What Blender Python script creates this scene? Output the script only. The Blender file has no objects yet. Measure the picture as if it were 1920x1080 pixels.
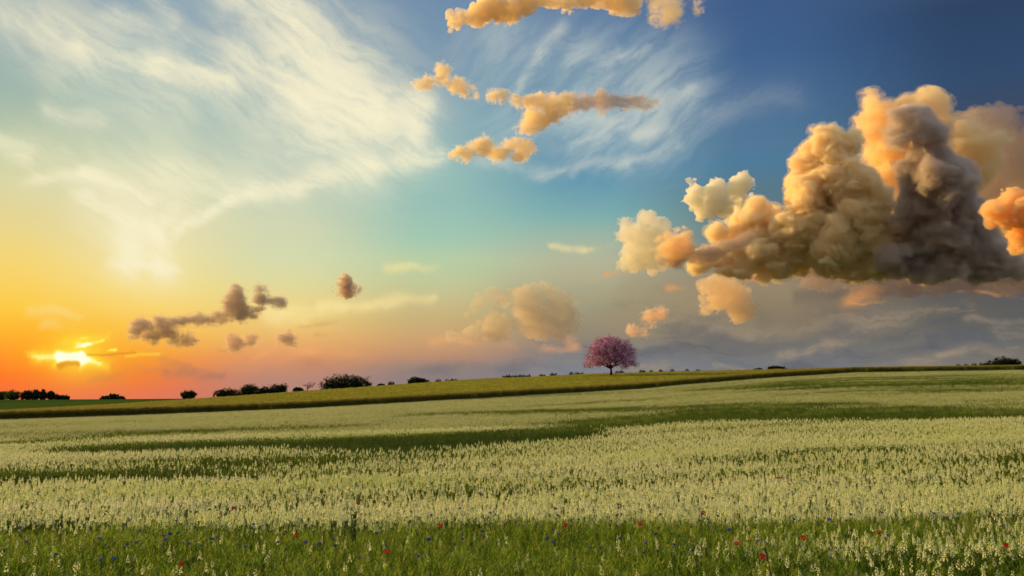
import bpy, bmesh, math, random
import numpy as np
from mathutils import Vector, Matrix

# ------------------------------------------------------------------ scene, camera
scene = bpy.context.scene
COL = scene.collection
R = math.radians

EYE = 2.0                      # camera height above the near field (m)
FOC = 1663.0                   # focal length in pixels of a 1920 px wide frame
PITCH = R(7.2)
cam_data = bpy.data.cameras.new('camera')
cam_data.sensor_width = 36.0
cam_data.lens = 36.0 * FOC / 1920.0
cam_data.clip_start = 0.1
cam_data.clip_end = 90000.0
cam = bpy.data.objects.new('camera', cam_data)
COL.objects.link(cam)
cam.location = (0.0, 0.0, EYE)
cam.rotation_euler = (math.pi / 2 + PITCH, 0.0, 0.0)
scene.camera = cam

scene.view_settings.view_transform = 'Standard'
scene.view_settings.look = 'None'
scene.view_settings.exposure = 0.4
scene.view_settings.gamma = 1.0
scene.cycles.adaptive_threshold = 0.012
scene.cycles.adaptive_min_samples = 16
scene.cycles.max_bounces = 20
scene.cycles.diffuse_bounces = 3
scene.cycles.glossy_bounces = 2
scene.cycles.transmission_bounces = 3
scene.cycles.transparent_max_bounces = 8
scene.cycles.volume_bounces = 14
scene.cycles.caustics_reflective = False
scene.cycles.caustics_refractive = False


def ray(px, py):
    """World direction through a point of the 1920 x 1080 photograph."""
    a, b = (px - 960.0) / FOC, (540.0 - py) / FOC
    c, s = math.cos(PITCH), math.sin(PITCH)
    return Vector((a, c - b * s, s + b * c)).normalized()


def azel(px, py):
    d = ray(px, py)
    return math.degrees(math.atan2(d.x, d.y)), math.degrees(math.asin(d.z))


def lin(r, g, b):
    """sRGB 0-255 to linear."""
    f = lambda v: v / 12.92 if v <= 0.04045 else ((v + 0.055) / 1.055) ** 2.4
    return f(r / 255.0), f(g / 255.0), f(b / 255.0)


# ------------------------------------------------------------------ sun and sky
SUN_AZ, SUN_EL = -54.0, 16.0     # the low sun, front left
sun_data = bpy.data.lights.new('sun', 'SUN')
sun_data.energy = 5.0
sun_data.angle = R(0.5)
sun_data.color = (1.0, 0.63, 0.20)
sun = bpy.data.objects.new('sun', sun_data)
COL.objects.link(sun)
sd = Vector((math.sin(R(SUN_AZ)) * math.cos(R(SUN_EL)), math.cos(R(SUN_AZ)) * math.cos(R(SUN_EL)), math.sin(R(SUN_EL))))
sun.rotation_euler = sd.to_track_quat('Z', 'Y').to_euler()
sun.location = sd * 60.0


class Nodes:
    """Small helper that writes node graphs as expressions."""

    def __init__(self, tree):
        self.t = tree

    def new(self, kind, **kw):
        n = self.t.nodes.new(kind)
        for k, v in kw.items():
            setattr(n, k, v)
        return n

    def put(self, sock, v):
        if isinstance(v, bpy.types.NodeSocket):
            self.t.links.new(v, sock)
        elif v is not None:
            sock.default_value = v

    def m(self, op, a, b=None, c=None, clamp=False):
        n = self.new('ShaderNodeMath', operation=op)
        for s, v in zip(n.inputs, (a, b, c)):
            self.put(s, v)
        return self.m('MINIMUM', self.m('MAXIMUM', n.outputs[0], 0.0), 1.0) if clamp else n.outputs[0]

    def v(self, op, a, b=None, c=None, scale=None):
        n = self.new('ShaderNodeVectorMath', operation=op)
        for s, x in zip(n.inputs, (a, b, c)):
            self.put(s, x)
        if scale is not None:
            self.put(n.inputs['Scale'], scale)
        return n.outputs['Value'] if op in ('LENGTH', 'DOT_PRODUCT', 'DISTANCE') else n.outputs['Vector']

    def add(self, a, b): return self.m('ADD', a, b)
    def sub(self, a, b): return self.m('SUBTRACT', a, b)
    def mul(self, a, b): return self.m('MULTIPLY', a, b)

    def smooth(self, x, lo, hi, a=0.0, b=1.0):
        n = self.new('ShaderNodeMapRange', interpolation_type='SMOOTHSTEP')
        for k, s in zip((x, lo, hi, a, b), n.inputs[:5]):
            self.put(s, k)
        return n.outputs[0]

    def noise(self, vec, scale, detail=4.0, rough=0.55, dist=0.0, color=False, dims='3D'):
        n = self.new('ShaderNodeTexNoise', noise_dimensions=dims)
        self.put(n.inputs['Vector'], vec)
        n.inputs['Scale'].default_value = scale
        n.inputs['Detail'].default_value = detail
        n.inputs['Roughness'].default_value = rough
        n.inputs['Distortion'].default_value = dist
        if not color:
            return n.outputs[0]
        sp = self.new('ShaderNodeSeparateColor')      # split by hand: an implicit colour-to-vector conversion is scheduled too late
        self.put(sp.inputs[0], n.outputs['Color'])
        return self.xyz(*sp.outputs[:3])

    def mix(self, f, a, b, blend='MIX'):
        n = self.new('ShaderNodeMix', data_type='RGBA', blend_type=blend)
        self.put(n.inputs[0], f)
        for s, x in ((n.inputs[6], a), (n.inputs[7], b)):
            self.put(s, (*x, 1.0) if isinstance(x, tuple) and len(x) == 3 else x)
        return n.outputs[2]

    def ramp(self, fac, stops, interp='LINEAR'):
        n = self.new('ShaderNodeValToRGB')
        self.put(n.inputs[0], fac)
        r = n.color_ramp
        r.interpolation = interp
        while len(r.elements) < len(stops):
            r.elements.new(0.5)
        for e, (p, c) in zip(r.elements, stops):
            e.position = min(max(p, 0.0), 1.0)
            e.color = (*c, 1.0)
        return n.outputs[0]

    def xyz(self, x, y, z=0.0):
        n = self.new('ShaderNodeCombineXYZ')
        for s, k in zip(n.inputs, (x, y, z)):
            self.put(s, k)
        return n.outputs[0]


world = bpy.data.worlds.new('World')
scene.world = world
world.use_nodes = True


def build_sky(tree):
    g = Nodes(tree)
    tree.nodes.clear()
    d = g.v('NORMALIZE', g.new('ShaderNodeTexCoord').outputs['Generated'])
    sep = g.new('ShaderNodeSeparateXYZ')
    g.put(sep.inputs[0], d)
    az = g.mul(g.m('ARCTAN2', sep.outputs[0], sep.outputs[1]), 180 / math.pi)
    el = g.mul(g.m('ARCSINE', sep.outputs[2]), 180 / math.pi)
    P = g.xyz(az, el)                                # bearing and height in degrees

    # --- clear sky: colour by height on seven bearings, blended between them
    ELO, ESP = -3.0, 63.0
    te = g.m('DIVIDE', g.sub(el, ELO), ESP)
    cols = {
        0:    [(748, (240, 92, 66)), (728, (247, 90, 42)), (704, (255, 96, 12)), (676, (255, 128, 4)), (645, (255, 158, 6)), (618, (255, 180, 10)),
               (577, (254, 202, 46)), (535, (252, 208, 82)), (480, (246, 214, 112)), (420, (234, 214, 138)), (366, (222, 212, 150)),
               (296, (200, 206, 160)), (211, (168, 188, 166)), (140, (150, 178, 170)), (60, (138, 166, 172)), (0, (134, 162, 172))],
        250:  [(748, (226, 110, 86)), (728, (234, 108, 68)), (704, (240, 116, 48)), (672, (250, 146, 40)), (645, (252, 176, 52)), (618, (254, 196, 64)),
               (577, (252, 212, 96)), (535, (248, 220, 124)), (480, (240, 222, 148)), (420, (230, 220, 164)), (366, (218, 216, 170)),
               (296, (198, 208, 176)), (211, (172, 194, 180)), (140, (154, 182, 182)), (60, (138, 168, 180)), (0, (130, 160, 178))],
        530:  [(748, (178, 130, 118)), (712, (184, 132, 116)), (692, (204, 140, 108)), (671, (224, 150, 97)), (644, (236, 172, 100)), (616, (240, 194, 110)),
               (589, (240, 208, 124)), (555, (234, 216, 142)), (520, (224, 220, 160)), (480, (216, 220, 174)), (425, (212, 216, 178)), (370, (194, 208, 180)),
               (296, (172, 194, 182)), (200, (150, 180, 182)), (100, (128, 160, 178)), (0, (120, 152, 176))],
        810:  [(748, (140, 124, 126)), (710, (138, 124, 126)), (690, (150, 130, 122)), (668, (190, 142, 110)), (640, (206, 160, 110)), (600, (204, 176, 118)),
               (560, (204, 192, 138)), (530, (196, 202, 152)), (486, (186, 208, 166)), (446, (164, 202, 178)), (378, (150, 192, 182)), (310, (146, 188, 184)),
               (236, (138, 174, 182)), (150, (122, 156, 176)), (70, (116, 148, 174)), (0, (112, 142, 172))],
        1100: [(748, (122, 126, 136)), (690, (124, 128, 138)), (660, (122, 122, 124)), (632, (142, 130, 112)), (605, (152, 142, 116)),
               (566, (166, 160, 126)), (526, (180, 174, 140)), (487, (184, 184, 152)), (440, (158, 184, 166)), (408, (130, 178, 175)), (349, (102, 156, 176)),
               (309, (84, 142, 172)), (220, (96, 144, 172)), (140, (102, 140, 168)), (40, (94, 126, 162)), (0, (90, 120, 158))],
        1430: [(748, (116, 120, 126)), (682, (114, 117, 124)), (649, (110, 108, 106)), (617, (120, 110, 100)), (584, (134, 116, 94)),
               (539, (148, 126, 98)), (500, (128, 120, 108)), (440, (104, 120, 124)), (350, (88, 122, 138)), (305, (78, 124, 154)), (273, (82, 122, 153)),
               (200, (76, 112, 150)), (97, (63, 98, 143)), (0, (62, 92, 138))],
        1870: [(748, (120, 116, 112)), (660, (118, 113, 107)), (642, (106, 105, 101)), (612, (96, 95, 91)), (571, (93, 90, 84)),
               (541, (92, 82, 76)), (517, (112, 94, 76)), (470, (80, 74, 70)), (400, (70, 70, 76)), (346, (66, 70, 80)), (260, (66, 74, 92)),
               (192, (56, 74, 102)), (127, (48, 74, 109)), (68, (45, 70, 105)), (0, (44, 66, 100))],
    }
    base, prev = None, None
    for px, stops in cols.items():
        st = [((azel(px, py)[1] - ELO) / ESP, lin(*c)) for py, c in stops]
        top = stops[-1][1]
        st.append(((46 - ELO) / ESP, lin(top[0] * 0.4 + 120, top[1] * 0.4 + 130, top[2] * 0.4 + 132)))  # unseen sky overhead, raised in brightness as fill light for the field
        col = g.ramp(te, st)
        a = azel(px, 540)[0]
        base = col if base is None else g.mix(g.smooth(az, prev, a), base, col)
        prev = a
    # the sky behind the viewer: unseen, grey low down, brightened higher up as fill light
    away = g.smooth(g.m('ABSOLUTE', g.add(az, 12.0)), 60.0, 130.0)
    back = g.ramp(te, [(0.05, lin(120, 118, 122)), (0.25, lin(126, 132, 142)), (0.55, lin(214, 222, 224)), (0.9, lin(226, 232, 232))])
    base = g.mix(away, base, back)
    nish = g.new('ShaderNodeTexSky', sky_type='NISHITA', sun_disc=False)
    nish.sun_elevation = R(SUN_EL)
    nish.sun_rotation = R(SUN_AZ)
    air = g.mix(0.94, nish.outputs[0], (0.0, 0.0, 0.0))
    base = g.mix(0.06, base, air)

    # --- drifting: broad and fine wobble of the cloud coordinates
    wob = g.v('SUBTRACT', g.noise(P, 0.16, 2.0, 0.5, color=True), (0.5, 0.5, 0.5))
    fine = g.v('SUBTRACT', g.noise(P, 0.8, 5.0, 0.62, color=True), (0.5, 0.5, 0.5))
    PW = g.v('ADD', P, g.v('ADD', g.v('SCALE', wob, scale=2.6), g.v('SCALE', fine, scale=0.75)))
    PS = g.v('ADD', P, g.v('MULTIPLY', fine, (1.8, 0.55, 0.0)))

    def wisp_noise(scale, angle, stretch, detail=6.0, rough=0.62):
        mp = g.new('ShaderNodeMapping')
        g.put(mp.inputs[0], PW)
        mp.inputs['Rotation'].default_value = (0, 0, R(angle))
        mp.vector_type = 'TEXTURE'
        mp.inputs['Scale'].default_value = (stretch, 1.0, 1.0)
        return g.noise(mp.outputs[0], scale, detail, rough, 0.3)

    # soft strokes of vapour: (x0, y0, x1, y1, half width, strength)
    veil_left = [
        (480, 20, 640, 150, 120, .55), (640, 150, 740, 240, 90, .5), (100, 60, 420, 170, 70, .4), (300, 350, 700, 310, 55, .45), (230, 400, 290, 470, 70, .6),
        (60, 300, 300, 330, 60, .4), (500, 240, 760, 250, 60, .4), (0, 20, 120, 60, 60, .35)]
    left = [
        (450, -30, 545, 50, 44, .8), (545, 50, 660, 140, 46, .75), (440, 110, 560, 170, 34, .6), (560, 160, 690, 205, 46, .7), (690, 200, 780, 205, 30, .7),
        (790, 180, 778, 265, 24, .6), (690, 235, 600, 240, 34, .5), (560, 130, 600, 230, 60, .3),
        (170, 85, 300, 125, 18, .7), (300, 130, 430, 175, 20, .95), (230, 15, 340, 90, 18, .45), (30, 20, 200, 70, 30, .35), (280, -10, 320, 40, 14, .4),
        (120, 120, 320, 215, 36, .3), (90, 200, 180, 225, 18, .4), (-20, 235, 40, 280, 16, .6),
        (830, 288, 700, 306, 15, .8), (700, 306, 560, 340, 20, .85), (560, 340, 440, 368, 17, .8), (440, 368, 335, 425, 11, 1.0),
        (60, 330, 180, 328, 12, .6), (170, 325, 270, 368, 12, .8), (160, 375, 235, 420, 18, .8), (310, 320, 470, 350, 24, .5),
        (230, 430, 235, 485, 24, 1.0), (290, 430, 310, 488, 24, .95), (195, 490, 340, 490, 9, .6), (330, 390, 260, 440, 22, .5)]
    low = [
        (500, 588, 640, 575, 12, .75), (600, 572, 810, 566, 10, .9), (520, 600, 560, 596, 14, .5), (720, 514, 820, 508, 8, .6),
        (1030, 456, 1150, 466, 6, .7), (965, 477, 985, 481, 5, .8), (60, 580, 160, 590, 8, .4), (90, 605, 150, 610, 6, .4)]
    veil_right = [(960, 110, 1240, 130, 80, .34), (960, 240, 1240, 270, 60, .4), (1080, 200, 1300, 190, 50, .3)]
    right = [
        (970, 175, 1010, 110, 10, .65), (1010, 110, 1050, 55, 12, .4), (890, 308, 1010, 320, 14, .65), (1020, 315, 1180, 300, 14, .6), (1180, 290, 1275, 264, 9, .5),
        (1070, 205, 1240, 200, 24, .4), (1200, 240, 1250, 235, 15, .75), (1080, 110, 1230, 150, 34, .3), (1170, 95, 1215, 88, 12, .5), (1240, 190, 1300, 175, 10, .5),
        (1040, 275, 1130, 240, 22, .5), (1130, 215, 1170, 220, 12, .5), (860, 100, 960, 60, 36, .2), (1300, 220, 1480, 170, 30, .12), (1068, 324, 1074, 326, 4, .8)]
    dusk = [
        (90, 692, 160, 686, 5, .9), (170, 705, 300, 700, 7, .9), (300, 700, 420, 690, 8, .65), (300, 680, 350, 682, 8, .55),
        (520, 690, 760, 680, 12, .3), (560, 610, 630, 604, 5, .3), (840, 637, 930, 634, 2.6, .7), (400, 640, 450, 642, 5, .3), (590, 630, 640, 632, 4, .4)]
    peach = [
        (560, 660, 700, 668, 10, .5), (640, 690, 780, 664, 6, .5), (820, 640, 960, 645, 8, .6), (940, 630, 950, 640, 10, .4),
        (1060, 632, 1075, 640, 8, .5), (480, 660, 560, 610, 8, .4), (1000, 650, 1080, 646, 7, .4)]
    ember = [(1130, 512, 1210, 512, 5, 1.0), (1105, 519, 1112, 521, 4, .8), (1400, 520, 1560, 512, 10, .7), (1330, 525, 1420, 505, 10, .45), (1660, 520, 1900, 516, 8, .5),
             (1250, 542, 1300, 540, 5, .8), (1600, 575, 1640, 545, 12, .7), (1780, 556, 1920, 562, 3, .5), (1600, 578, 1660, 574, 3, .6), (1200, 610, 1230, 590, 7, .6)]
    smoke = [(1430, 590, 1600, 600, 22, .3), (1750, 545, 1940, 552, 11, .6), (1500, 560, 1700, 552, 12, .4), (1380, 480, 1260, 492, 8, .5)]
    tan = [(1180, 560, 1300, 545, 34, .5), (1300, 545, 1480, 560, 40, .5), (1200, 600, 1460, 600, 44, .45), (1130, 590, 1160, 600, 26, .45), (960, 570, 1040, 580, 34, .35),
           (1480, 600, 1700, 610, 34, .3), (1850, 520, 1920, 500, 30, .3)]
    mist = [(1320, 640, 1500, 634, 12, .5), (1560, 620, 1700, 626, 12, .4), (1500, 670, 1640, 664, 8, .5), (1700, 648, 1920, 640, 12, .45), (1180, 660, 1300, 668, 9, .4), (760, 690, 980, 684, 12, .5), (1620, 590, 1800, 584, 10, .4)]
    lit = [(1460, 655, 1560, 650, 6, .5), (1600, 612, 1720, 606, 7, .35), (1760, 668, 1900, 662, 7, .45), (1330, 614, 1420, 622, 8, .3), (1540, 640, 1680, 645, 5, .4), (1820, 612, 1920, 606, 6, .3), (1340, 684, 1420, 682, 4, .4)]
    gaps = [
        (118, 668, 150, 667, 7.5, 2.0), (150, 668, 160, 677, 7.5, 1.6), (140, 648, 160, 645, 6, 1.3), (150, 648, 190, 637, 3.0, .9),
        (202, 656, 216, 656, 2.6, 1.1), (60, 668, 120, 672, 6, .7), (170, 674, 186, 680, 5, .8), (100, 684, 120, 678, 5, .6),
        (150, 690, 158, 682, 4, .7), (70, 669, 130, 668, 10, .55), (165, 672, 196, 686, 9, .55), (110, 640, 200, 630, 7, .35), (240, 668, 300, 664, 3, .5), (150, 633, 166, 632, 2.6, .6)]
    veil = [(118, 686, 146, 682, 5, 1.0), (165, 664, 255, 663, 2.0, .7)]

    def near(segs, box, wide):
        """The strokes that can reach a part of the sky (x0, y0, x1, y1), so that each part only works out its own."""
        out = []
        for q in segs:
            pad = 2.6 * q[4] + wide
            if max(q[0], q[2]) + pad > box[0] and min(q[0], q[2]) - pad < box[2] and max(q[1], q[3]) + pad > box[1] and min(q[1], q[3]) - pad < box[3]:
                out.append(q)
        return out

    def capsules(pos, segs):
        total = None
        for x0, y0, x1, y1, w, s in segs:
            a, b = Vector((*azel(x0, y0), 0)), Vector((*azel(x1, y1), 0))
            ba = b - a
            pa = g.v('SUBTRACT', pos, tuple(a))
            h = g.m('MINIMUM', g.m('MAXIMUM', g.v('DOT_PRODUCT', pa, tuple(ba / max(ba.length_squared, 1e-6))), 0.0), 1.0)
            q = g.v('SUBTRACT', pa, g.v('SCALE', tuple(ba), scale=h))
            ex = g.m('EXPONENT', g.mul(g.v('DOT_PRODUCT', q, q), -1.0 / (w * 0.0345) ** 2))
            total = g.mul(ex, s) if total is None else g.m('MULTIPLY_ADD', ex, s, total)
        return total

    n1 = g.smooth(wisp_noise(0.62, 32, 4.0), 0.32, 0.68)
    n2 = g.smooth(g.add(g.mul(wisp_noise(0.55, -30, 4.5), 0.6), g.mul(wisp_noise(1.5, -24, 6.0), 0.4)), 0.36, 0.64)
    mb = g.new('ShaderNodeMapping')
    g.put(mb.inputs[0], PW)
    mb.inputs['Scale'].default_value = (0.16, 1.0, 1.0)
    bandn = g.noise(mb.outputs[0], 0.75, 6.0, 0.6, 0.4)

    def layer(sky, segs, box, pos, color, lo, hi, noise, wide=90):
        segs = near(segs, box, wide)
        if not segs:
            return sky
        c = capsules(pos, segs)
        if noise is not None:
            c = g.mul(c, g.add(lo, g.mul(noise, hi)))
        return g.mix(g.sub(1.0, g.m('EXPONENT', g.mul(c, -1.25))), sky, color)

    def background(c):
        bg = g.new('ShaderNodeBackground')
        g.put(bg.inputs[0], c)
        bg.inputs[1].default_value = 2.0 ** -0.4
        return bg.outputs[0]

    names = ('base', 'P', 'PW', 'PS', 'n1', 'n2', 'bandn', 'el', 'az')
    kinds = ('Color', 'Vector', 'Vector', 'Vector', 'Float', 'Float', 'Float', 'Float', 'Float')
    feeds = dict(zip(names, (base, P, PW, PS, n1, n2, bandn, el, az)))
    main = g

    def part(box):
        """One patch of sky as a node group of its own (keeps every tree small and quick to edit)."""
        nonlocal g
        sub = bpy.data.node_groups.new('sky_patch', 'ShaderNodeTree')
        for nm, kd in zip(names, kinds):
            sub.interface.new_socket(nm, in_out='INPUT', socket_type='NodeSocket' + kd)
        sub.interface.new_socket('Shader', in_out='OUTPUT', socket_type='NodeSocketShader')
        g = Nodes(sub)
        gin = g.new('NodeGroupInput')
        shade = patch(box, *[gin.outputs[nm] for nm in names])
        sub.links.new(shade, g.new('NodeGroupOutput').inputs[0])
        g = main
        grp = g.new('ShaderNodeGroup', node_tree=sub)
        for nm in names:
            g.t.links.new(feeds[nm], grp.inputs[nm])
        return grp.outputs[0]

    def patch(box, base, P, PW, PS, n1, n2, bandn, el, az):
        sky = base
        cream = lin(250, 241, 205)
        sky = layer(sky, veil_left, box, P, cream, 0.3, 0.5, n2)
        sky = layer(sky, left, box, PW, cream, 0.38, 0.85, n2)
        sky = layer(sky, veil_right, box, P, lin(190, 204, 200), 0.25, 0.9, n1)
        sky = layer(sky, right, box, PW, lin(212, 214, 200), 0.2, 0.95, n1)
        sky = layer(sky, low, box, PW, lin(250, 228, 156), 0.5, 0.6, n1)
        if box[3] > 500:
            if box[2] > 960:
                lowmask = g.mul(g.smooth(el, -0.5, 1.0), g.smooth(el, 8.0, 4.5))
                mm = g.mul(lowmask, g.smooth(az, -4.0, 10.0))
                sky = g.mix(g.mul(mm, g.smooth(bandn, 0.48, 0.66, 0, 0.7)), sky, lin(86, 90, 100))
                sky = g.mix(g.mul(mm, g.smooth(bandn, 0.48, 0.30, 0, 0.7)), sky, lin(158, 140, 120))
            sky = layer(sky, tan, box, PW, lin(158, 142, 112), 0.35, 0.85, n1)
            sky = layer(sky, mist, box, PW, lin(96, 98, 108), 0.4, 0.9, n1)
            sky = layer(sky, lit, box, PW, lin(176, 154, 130), 0.3, 1.0, n1)
            sky = layer(sky, smoke, box, PW, lin(88, 80, 76), 0.5, 0.7, n1)
            sky = layer(sky, ember, box, PW, lin(238, 160, 84), 0.4, 0.8, n1)
            sky = layer(sky, dusk, box, PW, lin(160, 118, 98), 0.4, 0.8, n1)
            sky = layer(sky, peach, box, PW, lin(246, 176, 112), 0.2, 0.9, n1)
        if box[0] < 400 and box[3] > 540:
            sun_c = azel(145, 664)                   # the sun behind a thin bank: glow and bright gaps
            dv = g.v('MULTIPLY', g.v('SUBTRACT', P, (*sun_c, 0)), (0.55, 1.0, 1.0))
            r2 = g.v('DOT_PRODUCT', dv, dv)
            sky = g.mix(g.mul(g.m('EXPONENT', g.mul(r2, -1.0 / 5.0)), 0.42), sky, lin(255, 178, 0))
            sky = g.mix(g.mul(g.m('EXPONENT', g.mul(r2, -1.0 / 0.8)), 0.45), sky, lin(255, 216, 20))
            sky = g.mix(g.mul(g.m('EXPONENT', g.mul(g.v('DOT_PRODUCT', g.v('SUBTRACT', P, (*sun_c, 0)), g.v('SUBTRACT', P, (*sun_c, 0))), -1.0 / 1.6)), 0.55), sky, lin(255, 226, 70))
            gp = near(gaps, box, 40)
            if gp:
                gv = capsules(PS, gp)
                sky = g.mix(g.m('MULTIPLY', gv, 0.75, clamp=True), sky, lin(255, 236, 70))
                sky = g.mix(g.m('MULTIPLY', g.m('MAXIMUM', g.sub(gv, 0.85), 0.0), 0.75, clamp=True), sky, (1.2, 1.08, 0.78))
            sky = layer(sky, veil, box, PS, lin(214, 120, 42), .75, 0, n1, 40)
        return background(sky)

    def choose(f, a, b):
        n = g.new('ShaderNodeMixShader')
        g.put(n.inputs[0], f)
        g.t.links.new(a, n.inputs[1])
        g.t.links.new(b, n.inputs[2])
        return n.outputs[0]

    XS, YS = [-300, 330, 640, 960, 1400, 2200], [-320, 270, 540, 900]
    columns = []
    for x0, x1 in zip(XS, XS[1:]):
        rows = [part((x0, y0, x1, y1)) for y0, y1 in zip(YS, YS[1:])]
        cl = rows[0]
        for k in range(1, len(rows)):
            cl = choose(g.m('LESS_THAN', el, azel(960, YS[k])[1]), cl, rows[k])
        columns.append(cl)
    seen = columns[0]
    for k in range(1, len(columns)):
        seen = choose(g.m('GREATER_THAN', az, azel(XS[k], 540)[0]), seen, columns[k])
    inside = g.mul(g.mul(g.m('GREATER_THAN', el, -1.5), g.m('LESS_THAN', el, 33.0)), g.m('LESS_THAN', g.m('ABSOLUTE', az), 40.0))
    out = g.new('ShaderNodeOutputWorld')
    tree.links.new(choose(inside, background(base), seen), out.inputs[0])


build_sky(world.node_tree)
world.cycles.sampling_method = 'MANUAL'
world.cycles.sample_map_resolution = 512

# ------------------------------------------------------------------ helpers
def link(name, mesh, parent=None):
    o = bpy.data.objects.new(name, mesh)
    COL.objects.link(o)
    if parent is not None:
        o.parent = parent
    return o


def tag(o, label=None, cat=None, group=None, kind=None):
    for k, v in (('label', label), ('category', cat), ('group', group), ('kind', kind)):
        if v:
            o[k] = v
    return o


def lattice_noise(p, seed):
    """Smooth value noise, one octave, vectorised; p is (n, 3)."""
    i = np.floor(p).astype(np.int64)
    f = p - i
    f = f * f * f * (f * (f * 6 - 15) + 10)
    out = np.zeros(len(p))
    for dx in (0, 1):
        for dy in (0, 1):
            for dz in (0, 1):
                h = ((i[:, 0] + dx) * 374761393 + (i[:, 1] + dy) * 668265263 + (i[:, 2] + dz) * 1274126177 + seed * 1442695) & 0xffffffff
                h = ((h ^ (h >> 13)) * 1274126177) & 0xffffffff
                h = (h ^ (h >> 16)) & 0xffff
                w = (f[:, 0] if dx else 1 - f[:, 0]) * (f[:, 1] if dy else 1 - f[:, 1]) * (f[:, 2] if dz else 1 - f[:, 2])
                out += w * (h / 65535.0)
    return out


def fbm(p, seed, octaves=4, gain=0.5):
    s, a, tot = 0.0, 1.0, 0.0
    for o in range(octaves):
        s = s + a * lattice_noise(p * 2 ** o + o * 17.3, seed + o)
        tot += a
        a *= gain
    return s / tot



# ------------------------------------------------------------------ lie of the land
def line(rows):
    """Rows (photo x, photo y, metres ahead) -> side ratio X/Y, slope (height above the eye)/Y, metres ahead."""
    out = []
    for px, py, yy in rows:
        d = ray(px, py)
        out.append((d.x / d.y, d.z / d.y, yy))
    return np.array(out).T


EDGE = line([(-260, 803, 100), (0, 793, 112), (300, 782, 126), (560, 771, 138), (900, 751, 150), (1200, 733, 166), (1280, 725, 171),
             (1450, 711, 184), (1600, 701, 196), (1920, 696, 212), (2200, 693, 226)])
CREST = line([(-260, 782, 165), (0, 768, 175), (200, 757, 185), (400, 744, 200), (640, 727, 215), (800, 716, 225), (900, 709, 230),
              (1000, 705, 230), (1100, 700, 230), (1200, 697, 226), (1280, 695, 226), (1500, 690.5, 226), (1600, 689, 227), (1920, 685.5, 236), (2200, 683, 246)])
FAR1 = line([(-260, 754, 420), (0, 753, 420), (200, 750, 420), (400, 748, 420), (640, 731, 420), (800, 720, 420), (1000, 709, 420), (1200, 701, 420), (1500, 694, 420), (1920, 689, 420), (2200, 687, 420)])
FAR2 = line([(-260, 750, 900), (0, 749.5, 900), (200, 748.5, 900), (400, 747, 900), (640, 735, 900), (800, 726, 900), (1000, 715, 900), (1200, 708, 900), (1500, 701, 900), (1920, 696, 900), (2200, 694, 900)])
WHEAT = 1.5


def land(X, Y):
    """Ground height; X, Y arrays of metres."""
    X, Y = np.asarray(X, float), np.asarray(Y, float)
    s = np.clip(X / np.maximum(Y, 14.0), -0.74, 0.74)
    at = lambda L, k: np.interp(s, L[0], L[k])
    ye, ys = at(EDGE, 2), at(CREST, 2)
    ze = EYE + ye * at(EDGE, 1)
    zs = EYE + ys * at(CREST, 1) - WHEAT
    z1 = EYE + 420 * at(FAR1, 1)
    z2 = EYE + 900 * at(FAR2, 1)
    u = np.clip((Y - 4.0) / (ye - 4.0), 0, 1)
    near = ze * u ** 1.35
    v = np.clip((Y - ye) / (ys - ye), 0, 1)
    mid = ze + (zs - ze) * (v * (1.25 - 0.25 * v))
    w1 = np.clip((Y - ys) / (420 - ys), 0, 1)
    f1 = zs + (z1 - zs) * w1
    w2 = np.clip((Y - 420) / 480.0, 0, 1)
    f2 = z1 + (z2 - z1) * w2
    w3 = np.clip((Y - 900) / 6000.0, 0, 1)
    f3 = z2 + (4.0 - z2) * w3
    z = np.where(Y < ye, near, np.where(Y < ys, mid, np.where(Y < 420, f1, np.where(Y < 900, f2, f3))))
    return np.where(Y < 4, 0.0, z)


def edge_y(X, Y):
    s = np.clip(np.asarray(X, float) / np.maximum(Y, 14.0), -0.74, 0.74)
    return np.interp(s, EDGE[0], EDGE[2]), np.interp(s, CREST[0], CREST[2])


# thin strips of the flower field where the green shows: (x0, y0, x1, y1, half width m, strength)
STRIPS = [
    (-11.8, 20.7, -6.3, 19.8, 1.13, 0.7), (-4.1, 19.4, 0.5, 20.3, 1.03, 0.5), (-12.1, 32.4, -2.0, 33.9, 4.4, 1.1), (-3.6, 30.7, 0.8, 35.3, 3.0, 0.8),
    (-13.7, 30.4, -10.7, 32.3, 1.97, 0.8), (0.0, 36.7, 7.5, 44.9, 2.87, 0.7), (-22.0, 38.6, -17.9, 47.8, 3.0, 1.0), (-17.9, 47.8, -9.7, 50.8, 3.8, 1.0),
    (-4.3, 71.6, 16.0, 61.1, 5.6, 1.0), (8.7, 48.5, 19.9, 55.7, 6.0, 0.9), (4.4, 45.8, 9.7, 47.9, 3.7, 0.9), (14.1, 43.9, 26.3, 45.9, 5.3, 0.8),
    (20.4, 45.1, 25.9, 43.5, 7.0, 0.6), (33.2, 120.6, 40.6, 91.8, 11.0, 0.4), (52.9, 119.6, 88.8, 148.3, 25.0, 0.7), (6.5, 23.3, 9.5, 23.5, 1.1, 0.6),
    (4.4, 21.7, 6.4, 20.1, 0.92, 0.35), (-5.1, 12.8, -3.7, 13.1, 0.3, 0.6), (12.0, 27.4, 17.0, 28.5, 1.3, 0.3), (4.8, 15.8, 6.9, 15.8, 0.45, 0.4),
    (7.3, 15.6, 9.6, 16.2, 0.45, 0.35), (4.1, 11.1, 6.4, 11.6, 0.35, 0.8), (3.8, 12.1, 4.3, 12.1, 0.25, 0.3), (16.1, 142.0, 40.9, 148.7, 12.0, 0.3),
    (-32.7, 137.1, -4.2, 117.6, 15.0, -0.3), (-31.9, 55.9, -18.7, 68.5, 8.0, -0.3)]


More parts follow.
